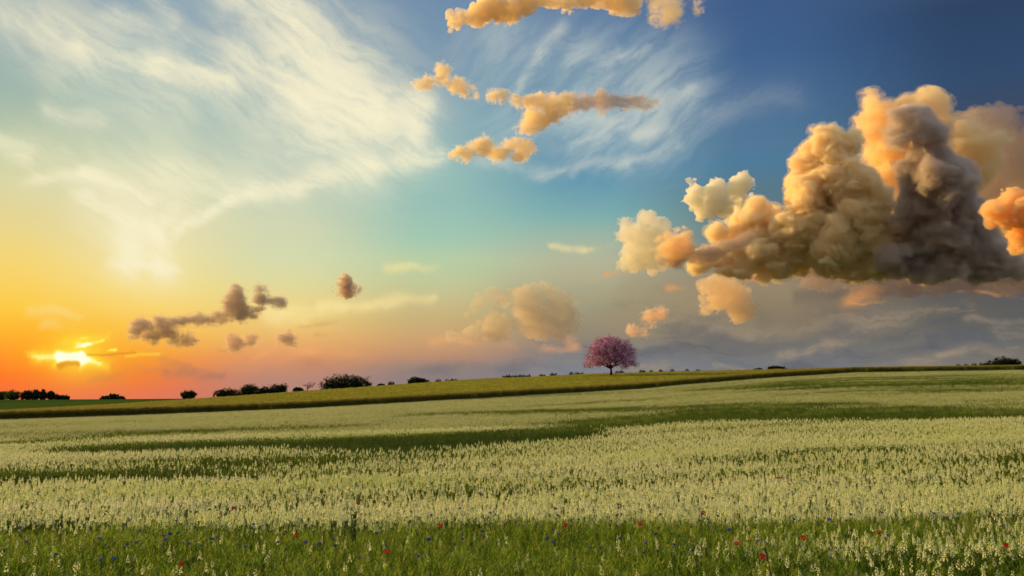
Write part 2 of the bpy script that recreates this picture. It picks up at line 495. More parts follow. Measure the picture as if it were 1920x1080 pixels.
def flower_cover(X, Y):
    """How thickly the pale flowers stand, 0 to 1.2."""
    p = np.stack([X * 0.9 + Y * 0.42, (Y * 0.9 - X * 0.42), np.zeros_like(X)], 1)
    streak = fbm(p * np.array([0.045, 0.42, 1]) + 3.1, 5, 4)
    patch = fbm(np.stack([X, Y, np.zeros_like(X)], 1) * 0.16 + 9.0, 8, 3)
    c = 0.86 + (streak - 0.5) * 2.4 + (patch - 0.5) * 0.5
    for x0, y0, x1, y1, w, k in STRIPS:
        dx, dy = x1 - x0, y1 - y0
        h = np.clip(((X - x0) * dx + (Y - y0) * dy) / (dx * dx + dy * dy), 0, 1)
        ax, ay = X - x0 - h * dx, Y - y0 - h * dy
        d2 = (ax * ax + ay * ay) / (w * w)
        c = c - k * np.exp(-d2 * d2)
    front = 10.6 + (fbm(np.stack([X * 0.35, Y * 0.35, np.zeros_like(X)], 1), 12, 3) - 0.5) * 4.0      # the green margin in front
    t = np.clip((Y - front) / 1.1, 0, 1)
    c = c * (0.05 + 0.95 * t * t * (3 - 2 * t))
    # a tongue of flowers reaching forward on the right
    q = np.exp(-(((X - 4.3) / 2.4) ** 2) ** 2 - (((Y - 9.6 + (X - 4) * 0.05) / 0.55) ** 2))
    return np.clip(c + q * 0.6 + 0.10 * np.clip((X - 0.8) / 2.0, 0, 1) * (Y < 11), 0.0, 1.2)


def principled(name, color=(0.5, 0.5, 0.5), rough=0.7, spec=0.2):
    m = bpy.data.materials.new(name)
    m.use_nodes = True
    b = m.node_tree.nodes['Principled BSDF']
    b.inputs['Base Color'].default_value = (*color, 1)
    b.inputs['Roughness'].default_value = rough
    b.inputs['Specular IOR Level'].default_value = spec
    return m, Nodes(m.node_tree), b


def leafy(name, ca, cb, translucent=0.35, rough=0.6, per='instance', scale=3.0):
    """Thin plant matter: colour varies from ca to cb, some light passes through."""
    m, g, b = principled(name, ca, rough, 0.15)
    if per == 'instance':
        f = g.new('ShaderNodeObjectInfo').outputs['Random']
    else:
        f = g.smooth(g.noise(g.new('ShaderNodeTexCoord').outputs['Object'], scale, 3.0), 0.3, 0.7)
    col = g.mix(f, ca, cb)
    g.put(b.inputs['Base Color'], col)
    tr = g.new('ShaderNodeBsdfTranslucent')
    g.put(tr.inputs[0], col)
    mx = g.new('ShaderNodeMixShader')
    mx.inputs[0].default_value = translucent
    g.t.links.new(b.outputs[0], mx.inputs[1])
    g.t.links.new(tr.outputs[0], mx.inputs[2])
    g.t.links.new(mx.outputs[0], g.t.nodes['Material Output'].inputs[0])
    return m


def mesh_from(name, verts, faces, mats=(), midx=None, smooth=False):
    me = bpy.data.meshes.new(name)
    verts = np.asarray(verts, float)
    if isinstance(faces, np.ndarray):
        k = faces.shape[1]
        me.vertices.add(len(verts))
        me.vertices.foreach_set('co', verts.ravel())
        me.loops.add(faces.size)
        me.loops.foreach_set('vertex_index', faces.ravel())
        me.polygons.add(len(faces))
        me.polygons.foreach_set('loop_start', np.arange(0, faces.size, k))
        me.update(calc_edges=True)
    else:
        me.from_pydata(verts.tolist(), [], faces)
    for m in mats:
        me.materials.append(m)
    if midx is not None:
        me.polygons.foreach_set('material_index', np.asarray(midx, np.int32))
    if smooth:
        me.polygons.foreach_set('use_smooth', np.ones(len(me.polygons), bool))
    me.update()
    return me


# ------------------------------------------------------------------ ground sheet
def build_ground():
    ys = np.concatenate([np.linspace(-60, 4, 9)[:-1], np.linspace(4, 60, 150)[:-1], np.linspace(60, 250, 200)[:-1], np.linspace(250, 900, 90)[:-1], np.geomspace(900, 14000, 40)])
    ss = np.linspace(-1, 1, 361)
    Yg, Sg = np.meshgrid(ys, ss, indexing='ij')
    Xg = Sg * (30 + 0.95 * np.abs(Yg))
    Z = land(Xg.ravel(), Yg.ravel())
    X, Y = Xg.ravel(), Yg.ravel()
    v = np.stack([X, Y, Z], 1)
    nr, nc = Yg.shape
    a = (np.arange(nr - 1)[:, None] * nc + np.arange(nc - 1)[None]).ravel()
    f = np.stack([a, a + 1, a + nc + 1, a + nc], 1)
    m, g, b = principled('ground_soil', rough=1.0, spec=0.0)
    at = g.new('ShaderNodeAttribute', attribute_name='cover')
    tc = g.new('ShaderNodeTexCoord').outputs['Object']
    n1 = g.noise(tc, 3.0, 5.0, 0.7)
    mp = g.new('ShaderNodeMapping')
    g.put(mp.inputs[0], tc)
    mp.inputs['Scale'].default_value = (1.6, 0.6, 1.0)
    n2 = g.noise(mp.outputs[0], 1.2, 6.0, 0.75)
    green = g.mix(g.smooth(n1, 0.35, 0.65), (0.030, 0.044, 0.008), (0.085, 0.105, 0.020))
    pale = g.mix(g.smooth(n2, 0.35, 0.62), (0.17, 0.175, 0.05), (0.50, 0.46, 0.20))
    far = g.new('ShaderNodeAttribute', attribute_name='beyond').outputs['Fac']
    c = g.mix(at.outputs['Fac'], green, pale)
    n3 = g.noise(tc, 0.01, 3.0)
    c = g.mix(far, c, g.mix(g.smooth(n3, 0.4, 0.6), (0.028, 0.055, 0.010), (0.045, 0.075, 0.014)))
    g.put(b.inputs['Base Color'], c)
    bp = g.new('ShaderNodeBump')
    bp.inputs['Strength'].default_value = 0.8
    bp.inputs['Distance'].default_value = 0.15
    g.put(bp.inputs['Height'], n2)
    g.t.links.new(bp.outputs[0], b.inputs['Normal'])
    me = mesh_from('ground', v, f, [m], smooth=True)
    ye, yc = edge_y(X, Y)
    cov = np.clip(flower_cover(X, np.maximum(Y, 1.0)), 0, 1) * np.clip((Y - 25) / 40, 0, 1)
    bey = (Y > ye + 1.5).astype(float)
    for nm, arr in (('cover', cov), ('beyond', bey)):
        me.attributes.new(nm, 'FLOAT', 'POINT').data.foreach_set('value', arr.astype(np.float32))
    tag(link('ground', me), kind='structure')


build_ground()


def build_hills():
    xs = np.linspace(-9000, 9000, 240)
    rows = [(0.0, 6000), (0.5, 7000), (1.0, 8500), (0.2, 11000)]
    v = []
    for k, y in rows:
        prof = 4 + 30 * fbm(np.stack([xs / 1500 + 4, xs * 0, xs * 0], 1), 3, 4)
        v.append(np.stack([xs, np.full_like(xs, y), -30 + k * prof * np.clip((-xs + 3500) / 3000, 0.2, 1)], 1))
    v = np.concatenate(v)
    n = len(xs)
    a = (np.arange(len(rows) - 1)[:, None] * n + np.arange(n - 1)[None]).ravel()
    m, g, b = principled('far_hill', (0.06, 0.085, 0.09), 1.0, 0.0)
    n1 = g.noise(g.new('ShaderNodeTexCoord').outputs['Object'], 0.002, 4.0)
    g.put(b.inputs['Base Color'], g.mix(n1, (0.20, 0.25, 0.30), (0.26, 0.29, 0.32)))  # paleness of distant air is put into the hill colour
    tag(link('hills', mesh_from('hills', v, np.stack([a, a + 1, a + n + 1, a + n], 1), [m], smooth=True)), kind='structure')


build_hills()


# ------------------------------------------------------------------ plants: templates
class Geo:
    """Collects quads and triangles with a material number."""

    def __init__(self):
        self.v, self.f, self.m = [], [], []

    def quad(self, a, b, c, d, m):
        i = len(self.v)
        self.v += [a, b, c, d]
        self.f.append((i, i + 1, i + 2, i + 3))
        self.m.append(m)

    def blade(self, x, y, z0, h, w, yaw, lean, m, steps=3):
        """A bent tapering blade."""
        dx, dy = math.cos(yaw), math.sin(yaw)
        prev = None
        for k in range(steps + 1):
            t = k / steps
            r = lean * t * t
            c = (x + dx * r, y + dy * r, z0 + h * (t - 0.12 * t * t * min(lean / max(h, .01), 1)))
            ww = w * (1 - t) ** 0.6 * 0.5 + 0.0006
            cur = ((c[0] - dy * ww, c[1] + dx * ww, c[2]), (c[0] + dy * ww, c[1] - dx * ww, c[2]))
            if prev:
                self.quad(prev[0], prev[1], cur[1], cur[0], m)
            prev = cur

    def tube(self, pts, radii, m, sides=5):
        rings = []
        for k, p in enumerate(pts):
            a = Vector(pts[max(k - 1, 0)])
            b = Vector(pts[min(k + 1, len(pts) - 1)])
            t = (b - a).normalized()
            u = t.orthogonal().normalized()
            w = t.cross(u)
            rings.append([tuple(Vector(p) + (u * math.cos(2 * math.pi * s / sides) + w * math.sin(2 * math.pi * s / sides)) * radii[k]) for s in range(sides)])
        for r0, r1 in zip(rings, rings[1:]):
            for s in range(sides):
                self.quad(r0[s], r0[(s + 1) % sides], r1[(s + 1) % sides], r1[s], m)

    def petal(self, c, size, rng, m, normal=None):
        n = Vector(normal) if normal is not None else Vector((rng.gauss(0, 1), rng.gauss(0, 1), rng.gauss(0.3, 1)))
        n.normalize()
        u = n.orthogonal().normalized()
        u.rotate(Matrix.Rotation(rng.uniform(0, 6.28), 3, n))
        w = n.cross(u)
        c = Vector(c)
        a = size * rng.uniform(0.7, 1.2)
        b = a * rng.uniform(0.5, 0.8)
        self.quad(tuple(c - u * a), tuple(c - w * b), tuple(c + u * a), tuple(c + w * b), m)

    def mesh(self, name, mats):
        return mesh_from(name, self.v, self.f, mats, self.m)


def flower_plant(g, x, y, h, rng, spike=0.13, petals=16, leaves=4):
    lean = (rng.gauss(0, 0.03), rng.gauss(0, 0.03))
    top = (x + lean[0], y + lean[1], h)
    g.tube([(x, y, 0.0), (x + lean[0] * .4, y + lean[1] * .4, h * 0.55), top], [0.004, 0.0035, 0.002], 0, 3)
    for _ in range(leaves):
        g.blade(x + lean[0] * .3, y + lean[1] * .3, rng.uniform(0.05, h * 0.6), rng.uniform(0.08, 0.2), 0.014, rng.uniform(0, 6.28), rng.uniform(0.05, 0.14), 0, 2)
    for k in range(petals):
        t = (k + rng.random()) / petals
        z = h - spike + spike * t * 1.05
        r = 0.020 * (1 - 0.75 * t) * rng.uniform(0.6, 1.2)
        a = k * 2.4 + rng.uniform(-.4, .4)
        g.petal((x + lean[0] * z / h + math.cos(a) * r, y + lean[1] * z / h + math.sin(a) * r, z), 0.0125 * (1.15 - 0.55 * t), rng, 1,
                (math.cos(a), math.sin(a), rng.uniform(-.1, .9)))


def leafy_herb(g, rng, h, x=0.0, y=0.0):
    """A slim upright herb: a stem with many short leaves and a few pale buds near the top."""
    lean = (rng.gauss(0, 0.05), rng.gauss(0, 0.05))
    at = lambda t: (x + lean[0] * t * t, y + lean[1] * t * t, h * t)
    g.tube([at(0), at(.5), at(1)], [0.004, 0.003, 0.0015], 0, 3)
    for k in range(15):
        t = rng.uniform(0.25, 1.0)
        p = at(t)
        g.blade(p[0], p[1], p[2], rng.uniform(0.02, 0.07), rng.uniform(0.008, 0.014), k * 2.4 + rng.uniform(-.5, .5), rng.uniform(0.03, 0.08), 1 if t > .82 and rng.random() < .35 else 0, 2)


def grass_tuft(g, rng, blades, h, spread):
    for _ in range(blades):
        a, r = rng.uniform(0, 6.28), spread * math.sqrt(rng.random())
        g.blade(math.cos(a) * r, math.sin(a) * r, 0.0, h * rng.uniform(0.55, 1.1), rng.uniform(0.005, 0.011), rng.uniform(0, 6.28), rng.uniform(0.04, 0.30) * h, 0 if rng.random() < .8 else 1, 3)


def scatter(name, templates, mats, pos, var, rot, size, label=None, cat=None, tilt=None):
    """ONE object: template plants plus loose points, and a node modifier that sets a plant on each point."""
    V, F, M, tv = [], [], [], []
    for k, g in enumerate(templates):
        o = len(V)
        V += g.v
        F += [tuple(i + o for i in f) for f in g.f]
        M += g.m
        tv += [k] * len(g.v)
    nt = len(V)
    n = len(pos)
    me = bpy.data.meshes.new(name)
    me.from_pydata(V, [], F)
    me.polygons.foreach_set('material_index', np.array(M, np.int32))
    me.vertices.add(n)
    co = np.empty((nt + n) * 3)
    me.vertices.foreach_get('co', co)
    co = co.reshape(-1, 3)
    co[nt:] = pos
    me.vertices.foreach_set('co', co.ravel())
    for m in mats:
        me.materials.append(m)
    zero = np.zeros(nt)
    for nm, typ, arr in (('variant', 'INT', np.concatenate([np.array(tv), np.asarray(var) + 100])), ('turn', 'FLOAT', np.concatenate([zero, rot])),
                         ('size', 'FLOAT', np.concatenate([zero + 1, size])), ('tilt', 'FLOAT', np.concatenate([zero, tilt if tilt is not None else np.zeros(n)]))):
        a = me.attributes.new(nm, typ, 'POINT')
        a.data.foreach_set('value', arr.astype(np.int32 if typ == 'INT' else np.float32))
    me.update()
    t = bpy.data.node_groups.new(name, 'GeometryNodeTree')
    t.interface.new_socket('Geometry', in_out='INPUT', socket_type='NodeSocketGeometry')
    t.interface.new_socket('Geometry', in_out='OUTPUT', socket_type='NodeSocketGeometry')
    gi, go = t.nodes.new('NodeGroupInput'), t.nodes.new('NodeGroupOutput')
    join = t.nodes.new('GeometryNodeJoinGeometry')

    def attr(nm, typ):
        a = t.nodes.new('GeometryNodeInputNamedAttribute')
        a.data_type = typ
        a.inputs['Name'].default_value = nm
        return a.outputs[0]
    va, ro, si, ti = attr('variant', 'INT'), attr('turn', 'FLOAT'), attr('size', 'FLOAT'), attr('tilt', 'FLOAT')
    comb = t.nodes.new('ShaderNodeCombineXYZ')
    t.links.new(ti, comb.inputs[0])
    t.links.new(ro, comb.inputs[2])
    for k in range(len(templates)):
        parts = []
        for val in (k, 100 + k):
            c = t.nodes.new('FunctionNodeCompare')
            c.data_type = 'INT'
            c.operation = 'EQUAL'
            t.links.new(va, c.inputs[2])
            c.inputs[3].default_value = val
            s = t.nodes.new('GeometryNodeSeparateGeometry')
            s.domain = 'POINT'
            t.links.new(gi.outputs[0], s.inputs[0])
            t.links.new(c.outputs[0], s.inputs[1])
            parts.append(s.outputs[0])
        ins = t.nodes.new('GeometryNodeInstanceOnPoints')
        t.links.new(parts[1], ins.inputs['Points'])
        t.links.new(parts[0], ins.inputs['Instance'])
        t.links.new(comb.outputs[0], ins.inputs['Rotation'])
        t.links.new(si, ins.inputs['Scale'])
        t.links.new(ins.outputs[0], join.inputs[0])
    t.links.new(join.outputs[0], go.inputs[0])
    o = link(name, me)
    md = o.modifiers.new('scatter', 'NODES')
    md.node_group = t
    return tag(o, label, cat, kind='stuff')


def spread(rs, y0, y1, dens, total_cap=400000):
    """Random ground points inside the view wedge, dens(Y) plants per square metre."""
    ys = np.linspace(y0, y1, 2000)
    w = 2 * (0.80 * ys + 3.0) * dens(ys)
    cdf = np.concatenate([[0], np.cumsum((w[1:] + w[:-1]) / 2 * np.diff(ys))])
    n = int(min(cdf[-1], total_cap))
    Y = np.interp(rs.random(n) * cdf[-1], cdf, ys)
    X = (rs.random(n) * 2 - 1) * (0.80 * Y + 3.0)
    return X, Y


M_STEM = leafy('stem_green', (0.085, 0.135, 0.014), (0.17, 0.215, 0.032))
M_CREAM = leafy('cream_petal', (0.62, 0.72, 0.25), (0.82, 0.81, 0.57), 0.4)


def drift_colour(m):
    """Flower colour drifts over the field in patches, from yellow-green to faintly pink."""
    g = Nodes(m.node_tree)
    old = [n for n in m.node_tree.nodes if n.type == 'MIX'][0]
    inf = [n for n in m.node_tree.nodes if n.type == 'OBJECT_INFO'][0]
    mp = g.new('ShaderNodeMapping')
    g.put(mp.inputs[0], inf.outputs['Location'])
    mp.inputs['Scale'].default_value = (0.10, 0.5, 0.0)
    n = g.smooth(g.noise(mp.outputs[0], 1.0, 4.0, 0.65), 0.3, 0.7)
    g.put(old.inputs[0], g.add(g.mul(n, 0.6), g.mul(inf.outputs['Random'], 0.45)))


drift_colour(M_CREAM)
M_GRASS = leafy('grass_blade', (0.085, 0.170, 0.009), (0.26, 0.37, 0.026), 0.45)
M_DEEP = leafy('shaded_green_blade', (0.030, 0.068, 0.005), (0.085, 0.140, 0.011), 0.35)  # green darkened to stand in for shade low among the flowers
M_GRASS2 = leafy('pale_grass_blade', (0.22, 0.26, 0.03), (0.34, 0.34, 0.07), 0.45)

rs = np.random.default_rng(7)
rng = random.Random(5)

# the pale flower field: plants near, clumps of plants farther off
near_t, far_t = [], []
for k in range(5):
    g = Geo()
    flower_plant(g, 0, 0, rng.uniform(0.40, 0.54), rng, rng.uniform(0.06, 0.10), 18, 3)
    near_t.append(g)
for k in range(4):
    g = Geo()
    for _ in range(6):
        flower_plant(g, rng.uniform(-.35, .35), rng.uniform(-.35, .35), rng.uniform(0.44, 0.58), rng, rng.uniform(0.09, 0.14), 7, 1)
    far_t.append(g)

X, Y = spread(rs, 5.0, 42.0, lambda y: 340 * (10 / np.maximum(y, 9)) ** 0.75)
keep = rs.random(len(X)) < flower_cover(X, Y) ** 1.4
X, Y = X[keep], Y[keep]
order = np.argsort(Y)
X, Y = X[order], Y[order]
inview = np.where((np.abs(X) < 0.575 * Y) & (Y > 7.6))[0][:290]
solo = np.zeros(len(X), bool)
solo[inview] = True
SX, SY = X[solo], Y[solo]
nX, nY = X[~solo], Y[~solo]
X2, Y2 = spread(rs, 42.0, 225.0, lambda y: 22.0 * (42 / y) ** 0.5)
ye, _c = edge_y(X2, Y2)
keep = (rs.random(len(X2)) < flower_cover(X2, Y2) ** 1.5) & (Y2 < ye - 0.6)
X2, Y2 = X2[keep], Y2[keep]
AX, AY = np.concatenate([nX, X2]), np.concatenate([nY, Y2])
pos = np.stack([AX, AY, land(AX, AY) - 0.01], 1)
var = np.concatenate([rs.integers(0, 5, len(nX)), rs.integers(5, 9, len(X2))])
scatter('flower_meadow', near_t + far_t, [M_STEM, M_CREAM], pos, var, rs.random(len(AX)) * 6.28, rs.uniform(0.70, 1.02, len(AX)),
        'field of pale cream flower spikes in drifting streaks below the wheat', 'flower meadow', rs.normal(0, 0.06, len(AX)))

# green growth between and in front of the flowers
gt = []
for k in range(4):
    g = Geo()
    if k < 3:
        for _ in range(3):
            leafy_herb(g, rng, rng.uniform(0.40, 0.54), rng.uniform(-.06, .06), rng.uniform(-.06, .06))
        grass_tuft(g, rng, 4, 0.46, 0.08)
    else:
        grass_tuft(g, rng, 13, 0.50, 0.07)
    gt.append(g)
for k in range(3):
    g = Geo()
    grass_tuft(g, rng, 26, 0.46, 0.35)
    gt.append(g)
for k in range(2):                                 # deeper green growth for flowerless strips, darkened in colour for the shade there
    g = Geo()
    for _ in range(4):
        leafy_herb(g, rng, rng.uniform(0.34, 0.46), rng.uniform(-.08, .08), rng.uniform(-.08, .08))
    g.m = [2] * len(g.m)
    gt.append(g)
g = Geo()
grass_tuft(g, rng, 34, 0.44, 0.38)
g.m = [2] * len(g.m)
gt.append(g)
X, Y = spread(rs, 3.0, 40.0, lambda y: 125 * (9 / np.maximum(y, 7)) ** 0.9)
X2, Y2 = spread(rs, 40.0, 222.0, lambda y: 5.0 * (40 / y) ** 0.6)
ye, _c = edge_y(X2, Y2)
k2 = Y2 < ye - 0.4
X2, Y2 = X2[k2], Y2[k2]
AX, AY = np.concatenate([X, X2]), np.concatenate([Y, Y2])
lush = fbm(np.stack([AX * .5, AY * .5, AX * 0], 1), 40, 3)
pos = np.stack([AX, AY, land(AX, AY) - 0.01], 1)
var = np.concatenate([rs.integers(0, 4, len(X)), rs.integers(4, 7, len(X2))])
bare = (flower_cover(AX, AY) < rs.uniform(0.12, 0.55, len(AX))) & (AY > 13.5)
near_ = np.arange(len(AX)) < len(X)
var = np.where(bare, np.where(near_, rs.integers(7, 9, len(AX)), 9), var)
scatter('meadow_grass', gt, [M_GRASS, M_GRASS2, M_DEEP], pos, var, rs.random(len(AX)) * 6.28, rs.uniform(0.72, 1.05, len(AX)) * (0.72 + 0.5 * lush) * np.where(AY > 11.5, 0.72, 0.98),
        'lush green grass at the front of the field and between the pale flowers', 'grass', rs.normal(0, 0.10, len(AX)))


# ------------------------------------------------------------------ wheat beyond the meadow
def build_wheat():
    cs = np.linspace(-0.74, 0.74, 420)
    rows = np.concatenate([[0.0, 0.004, 0.012], np.linspace(0.03, 1.0, 60), [1.12]])
    Sg, Tg = np.meshgrid(cs, rows, indexing='ij')
    ye, yc = np.interp(Sg, EDGE[0], EDGE[2]), np.interp(Sg, CREST[0], CREST[2])
    wob = (fbm(np.stack([Sg.ravel() * 90, Sg.ravel() * 0, Sg.ravel() * 0], 1), 77, 3).reshape(Sg.shape) - .5) * 0.8
    Yg = ye + (yc - ye) * Tg + wob * (Tg < 0.02)
    Xg = Sg * Yg
    Z = land(Xg.ravel(), Yg.ravel()).reshape(Sg.shape)
    H = WHEAT * np.interp(Tg, [0, 0.004, 0.012, 1.0, 1.12], [0.0, 0.74, 0.84, 0.90, 0.0])
    bump = (fbm(np.stack([Xg.ravel() * 1.1, Yg.ravel() * 0.6, Xg.ravel() * 0], 1), 71, 3).reshape(Sg.shape) - 0.5) * 0.22
    Z = Z + H + bump * (Tg > 0.003) * (Tg < 1.05)
    v = np.stack([Xg, Yg, Z], 2).reshape(-1, 3)
    nr, nc = Sg.shape
    a = (np.arange(nr - 1)[:, None] * nc + np.arange(nc - 1)[None]).ravel()
    f = np.stack([a, a + nc, a + nc + 1, a + 1], 1)
    m, g, b = principled('wheat_canopy', rough=1.0, spec=0.0)
    tc = g.new('ShaderNodeTexCoord').outputs['Object']
    mp = g.new('ShaderNodeMapping')
    g.put(mp.inputs[0], tc)
    mp.inputs['Rotation'].default_value = (0, 0, R(-25))
    mp.inputs['Scale'].default_value = (0.25, 1.0, 1.0)
    n1, n2 = g.noise(mp.outputs[0], 0.5, 5.0, 0.65), g.noise(tc, 5.0, 4.0, 0.7)
    c = g.mix(g.smooth(n1, 0.35, 0.65), (0.17, 0.175, 0.018), (0.27, 0.250, 0.030))
    c = g.mix(g.smooth(n2, 0.3, 0.7, 0.0, 0.5), c, (0.11, 0.11, 0.012))
    g.put(b.inputs['Base Color'], c)
    me = mesh_from('wheat_field', v, f, [m], smooth=True)
    o = tag(link('wheat_field', me), 'belt of ripening olive-gold wheat with a dark front edge, behind the flowers', 'wheat', kind='stuff')
    ms = leafy('wheat_stalk', (0.080, 0.080, 0.012), (0.15, 0.13, 0.02), 0.25)
    mw = leafy('wheat_ear', (0.22, 0.19, 0.03), (0.31, 0.25, 0.045), 0.3)
    T = []
    for k in range(4):
        g = Geo()
        for _ in range(16):
            x, y, h = rng.uniform(-.3, .3), rng.uniform(-.3, .3), rng.uniform(1.1, 1.42)
            g.blade(x, y, 0, h, 0.02, rng.uniform(0, 6.28), rng.uniform(0.02, 0.12), 0, 2)
            g.blade(x, y, h * .2, h * .5, 0.02, rng.uniform(0, 6.28), rng.uniform(0.1, 0.2), 0, 2)
            g.petal((x, y, h), 0.05, rng, 1)
            g.petal((x, y, h - .04), 0.045, rng, 1)
        T.append(g)
    n = 16000
    s = rs.uniform(-.7, .7, n)
    yy = np.interp(s, EDGE[0], EDGE[2]) + rs.random(n) ** 1.5 * 3.5 - 0.2
    n2 = 26000
    s2 = rs.uniform(-.7, .7, n2)
    e2, c2 = np.interp(s2, EDGE[0], EDGE[2]), np.interp(s2, CREST[0], CREST[2])
    y2 = e2 + (c2 - e2) * rs.random(n2)
    S, YY = np.concatenate([s, s2]), np.concatenate([yy, y2])
    pos = np.stack([S * YY, YY, land(S * YY, YY)], 1)
    scatter('wheat_stalks', T, [ms, mw], pos, rs.integers(0, 4, len(S)), rs.random(len(S)) * 6.28, rs.uniform(0.85, 1.1, len(S)),
            'standing wheat stalks and ears along the front and top of the wheat belt', 'wheat stalks', rs.normal(0, .05, len(S)))


build_wheat()


# ------------------------------------------------------------------ trees
def bark(name, ca, cb):
    m, g, b = principled(name, ca, 0.9, 0.1)
    mp = g.new('ShaderNodeMapping')
    g.put(mp.inputs[0], g.new('ShaderNodeTexCoord').outputs['Object'])
    mp.inputs['Scale'].default_value = (6, 6, 1.2)
    g.put(b.inputs['Base Color'], g.mix(g.noise(mp.outputs[0], 1.5, 4.0), ca, cb))
    return m


def leaf_mass(name, ca, cb, trans=0.3, scale=0.5):
    return leafy(name, ca, cb, trans, 0.7, 'object', scale)


M_BARK = bark('dark_bark', (0.018, 0.014, 0.011), (0.05, 0.04, 0.032))
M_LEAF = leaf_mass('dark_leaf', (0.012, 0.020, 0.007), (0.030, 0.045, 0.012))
M_LEAF2 = leaf_mass('soft_green_leaf', (0.035, 0.060, 0.016), (0.075, 0.11, 0.03))
M_PINK = leafy('pink_blossom', (0.46, 0.17, 0.38), (0.74, 0.44, 0.65), 0.30, 0.7, 'object', 1.1)
M_PLUM = leafy('plum_blossom', (0.10, 0.024, 0.07), (0.21, 0.07, 0.15), 0.25, 0.7, 'object', 1.1)


def limb(g, p0, p1, r0, r1, rng, m=0, sag=0.12, steps=4, sides=6):
    pts, rad = [], []
    d = Vector(p1) - Vector(p0)
    off = Vector((rng.gauss(0, 1), rng.gauss(0, 1), rng.gauss(0, .6))) * d.length * sag
    for k in range(steps + 1):
        t = k / steps
        pts.append(tuple(Vector(p0) + d * t + off * math.sin(math.pi * t)))
        rad.append(r0 + (r1 - r0) * t)
    g.tube(pts, rad, m, sides)
    return pts


def crown_clumps(rng, lobes, n_clump, per, leaf, shell=0.75, spread_=0.22):
    """Leaf faces in clumps over the lobes (x, y, z, rx, ry, rz)."""
    g = Geo()
    vol = [l[3] * l[5] for l in lobes]
    for _ in range(n_clump):
        l = rng.choices(lobes, vol)[0]
        d = Vector((rng.gauss(0, 1), rng.gauss(0, 1), rng.gauss(0.1, 1))).normalized()
        q = rng.uniform(shell, 1.03) if rng.random() < 0.75 else rng.uniform(0.2, shell)
        c = (l[0] + d.x * l[3] * q, l[1] + d.y * l[4] * q, l[2] + d.z * l[5] * q)
        sp = spread_ * min(l[3], l[5]) * rng.uniform(0.6, 1.3)
        for _ in range(per):
            g.petal((c[0] + rng.gauss(0, sp), c[1] + rng.gauss(0, sp), c[2] + rng.gauss(0, sp * .8)), leaf * rng.uniform(.6, 1.3), rng, 0)
    return g


def place(px, yy):
    d = ray(px, 740)
    x = d.x / d.y * yy
    return x, yy, float(land(np.array([x]), np.array([yy]))[0])


def top_at(px, py, yy, z0):
    d = ray(px, py)
    return EYE + yy * d.z / d.y - z0


def dark_tree(name, label, px, py_top, wpx, yy, shape, seed, cat='tree', group=None, mat=None, dens=1.0, trunk=True):
    """A tree or bush standing yy metres ahead; wpx its width in photo pixels."""
    rng = random.Random(seed)
    x, y, z = place(px, yy)
    h = top_at(px, py_top, yy, z)
    w = wpx / FOC * yy
    root = bpy.data.objects.new(name, None)
    COL.objects.link(root)
    root.location = (x, y, z - 0.1)
    tag(root, label, cat, group)
    lobes = []
    if shape == 'round':
        lobes = [(0, 0, h * .55, w * .42, w * .4, h * .42), (w * .2, 0, h * .48, w * .3, w * .3, h * .36), (-w * .22, w * .1, h * .45, w * .28, w * .3, h * .36), (0, 0, h * .25, w * .4, w * .4, h * .25)]
    elif shape == 'broad':
        for k in range(9):
            t = -0.4 + 0.8 * k / 8
            hh = h * (0.98 - 1.9 * abs(t + 0.02) ** 2.0) * rng.uniform(.86, 1.02)
            lobes.append((t * w, rng.uniform(-.15, .15) * w, hh * .55, w * .13, w * .16, hh * .45))
            lobes.append((t * w * 1.05, 0, hh * .25, w * .12, w * .16, hh * .28))
    elif shape == 'spiky':
        for k in range(8):
            t = -0.42 + 0.84 * k / 7
            hh = h * (1.0 - 1.6 * t * t) * rng.uniform(.7, 1.05)
            lobes.append((t * w, rng.uniform(-.1, .1) * w, hh * .5, w * .07, w * .1, hh * .5))
            lobes.append((t * w, 0, hh * .2, w * .11, w * .1, hh * .25))
    elif shape == 'slope':
        for k in range(7):
            t = -0.42 + 0.84 * k / 6
            hh = h * (0.55 + 0.42 * (t + 0.42) / .84) * rng.uniform(.85, 1.05)
            lobes.append((t * w, rng.uniform(-.1, .1) * w, hh * .52, w * .13, w * .14, hh * .44))
            lobes.append((t * w, 0, hh * .22, w * .13, w * .12, hh * .26))
    elif shape == 'tall':
        lobes = [(0, 0, h * .6, w * .36, w * .34, h * .38), (w * .16, 0, h * .42, w * .34, w * .3, h * .3), (-w * .16, 0, h * .38, w * .34, w * .3, h * .3), (0, 0, h * .18, w * .4, w * .3, h * .2)]
    leaf = max(0.10, 0.62 / FOC * yy)
    n = int(330 * dens)
    cg = crown_clumps(rng, lobes, n, 16, leaf * 1.7, 0.55, 0.2)
    if trunk:
        tg = Geo()
        for k in range(3 if shape in ('broad', 'slope', 'spiky') else 1):
            bx = 0 if shape not in ('broad', 'slope', 'spiky') else (-.25 + .25 * k) * w
            limb(tg, (bx, 0, 0), (bx + rng.gauss(0, .05) * w, 0, h * .55), 0.05 * h, 0.02 * h, rng)
            for _ in range(6):
                a = rng.uniform(0, 6.28)
                limb(tg, (bx, 0, h * rng.uniform(.15, .4)), (bx + math.cos(a) * w * .3, math.sin(a) * w * .25, h * rng.uniform(.5, .85)), 0.02 * h, 0.006 * h, rng)
        link('trunk', tg.mesh('trunk', [M_BARK]), root)
    link('crown', cg.mesh('crown', [mat or M_LEAF]), root)
    return root


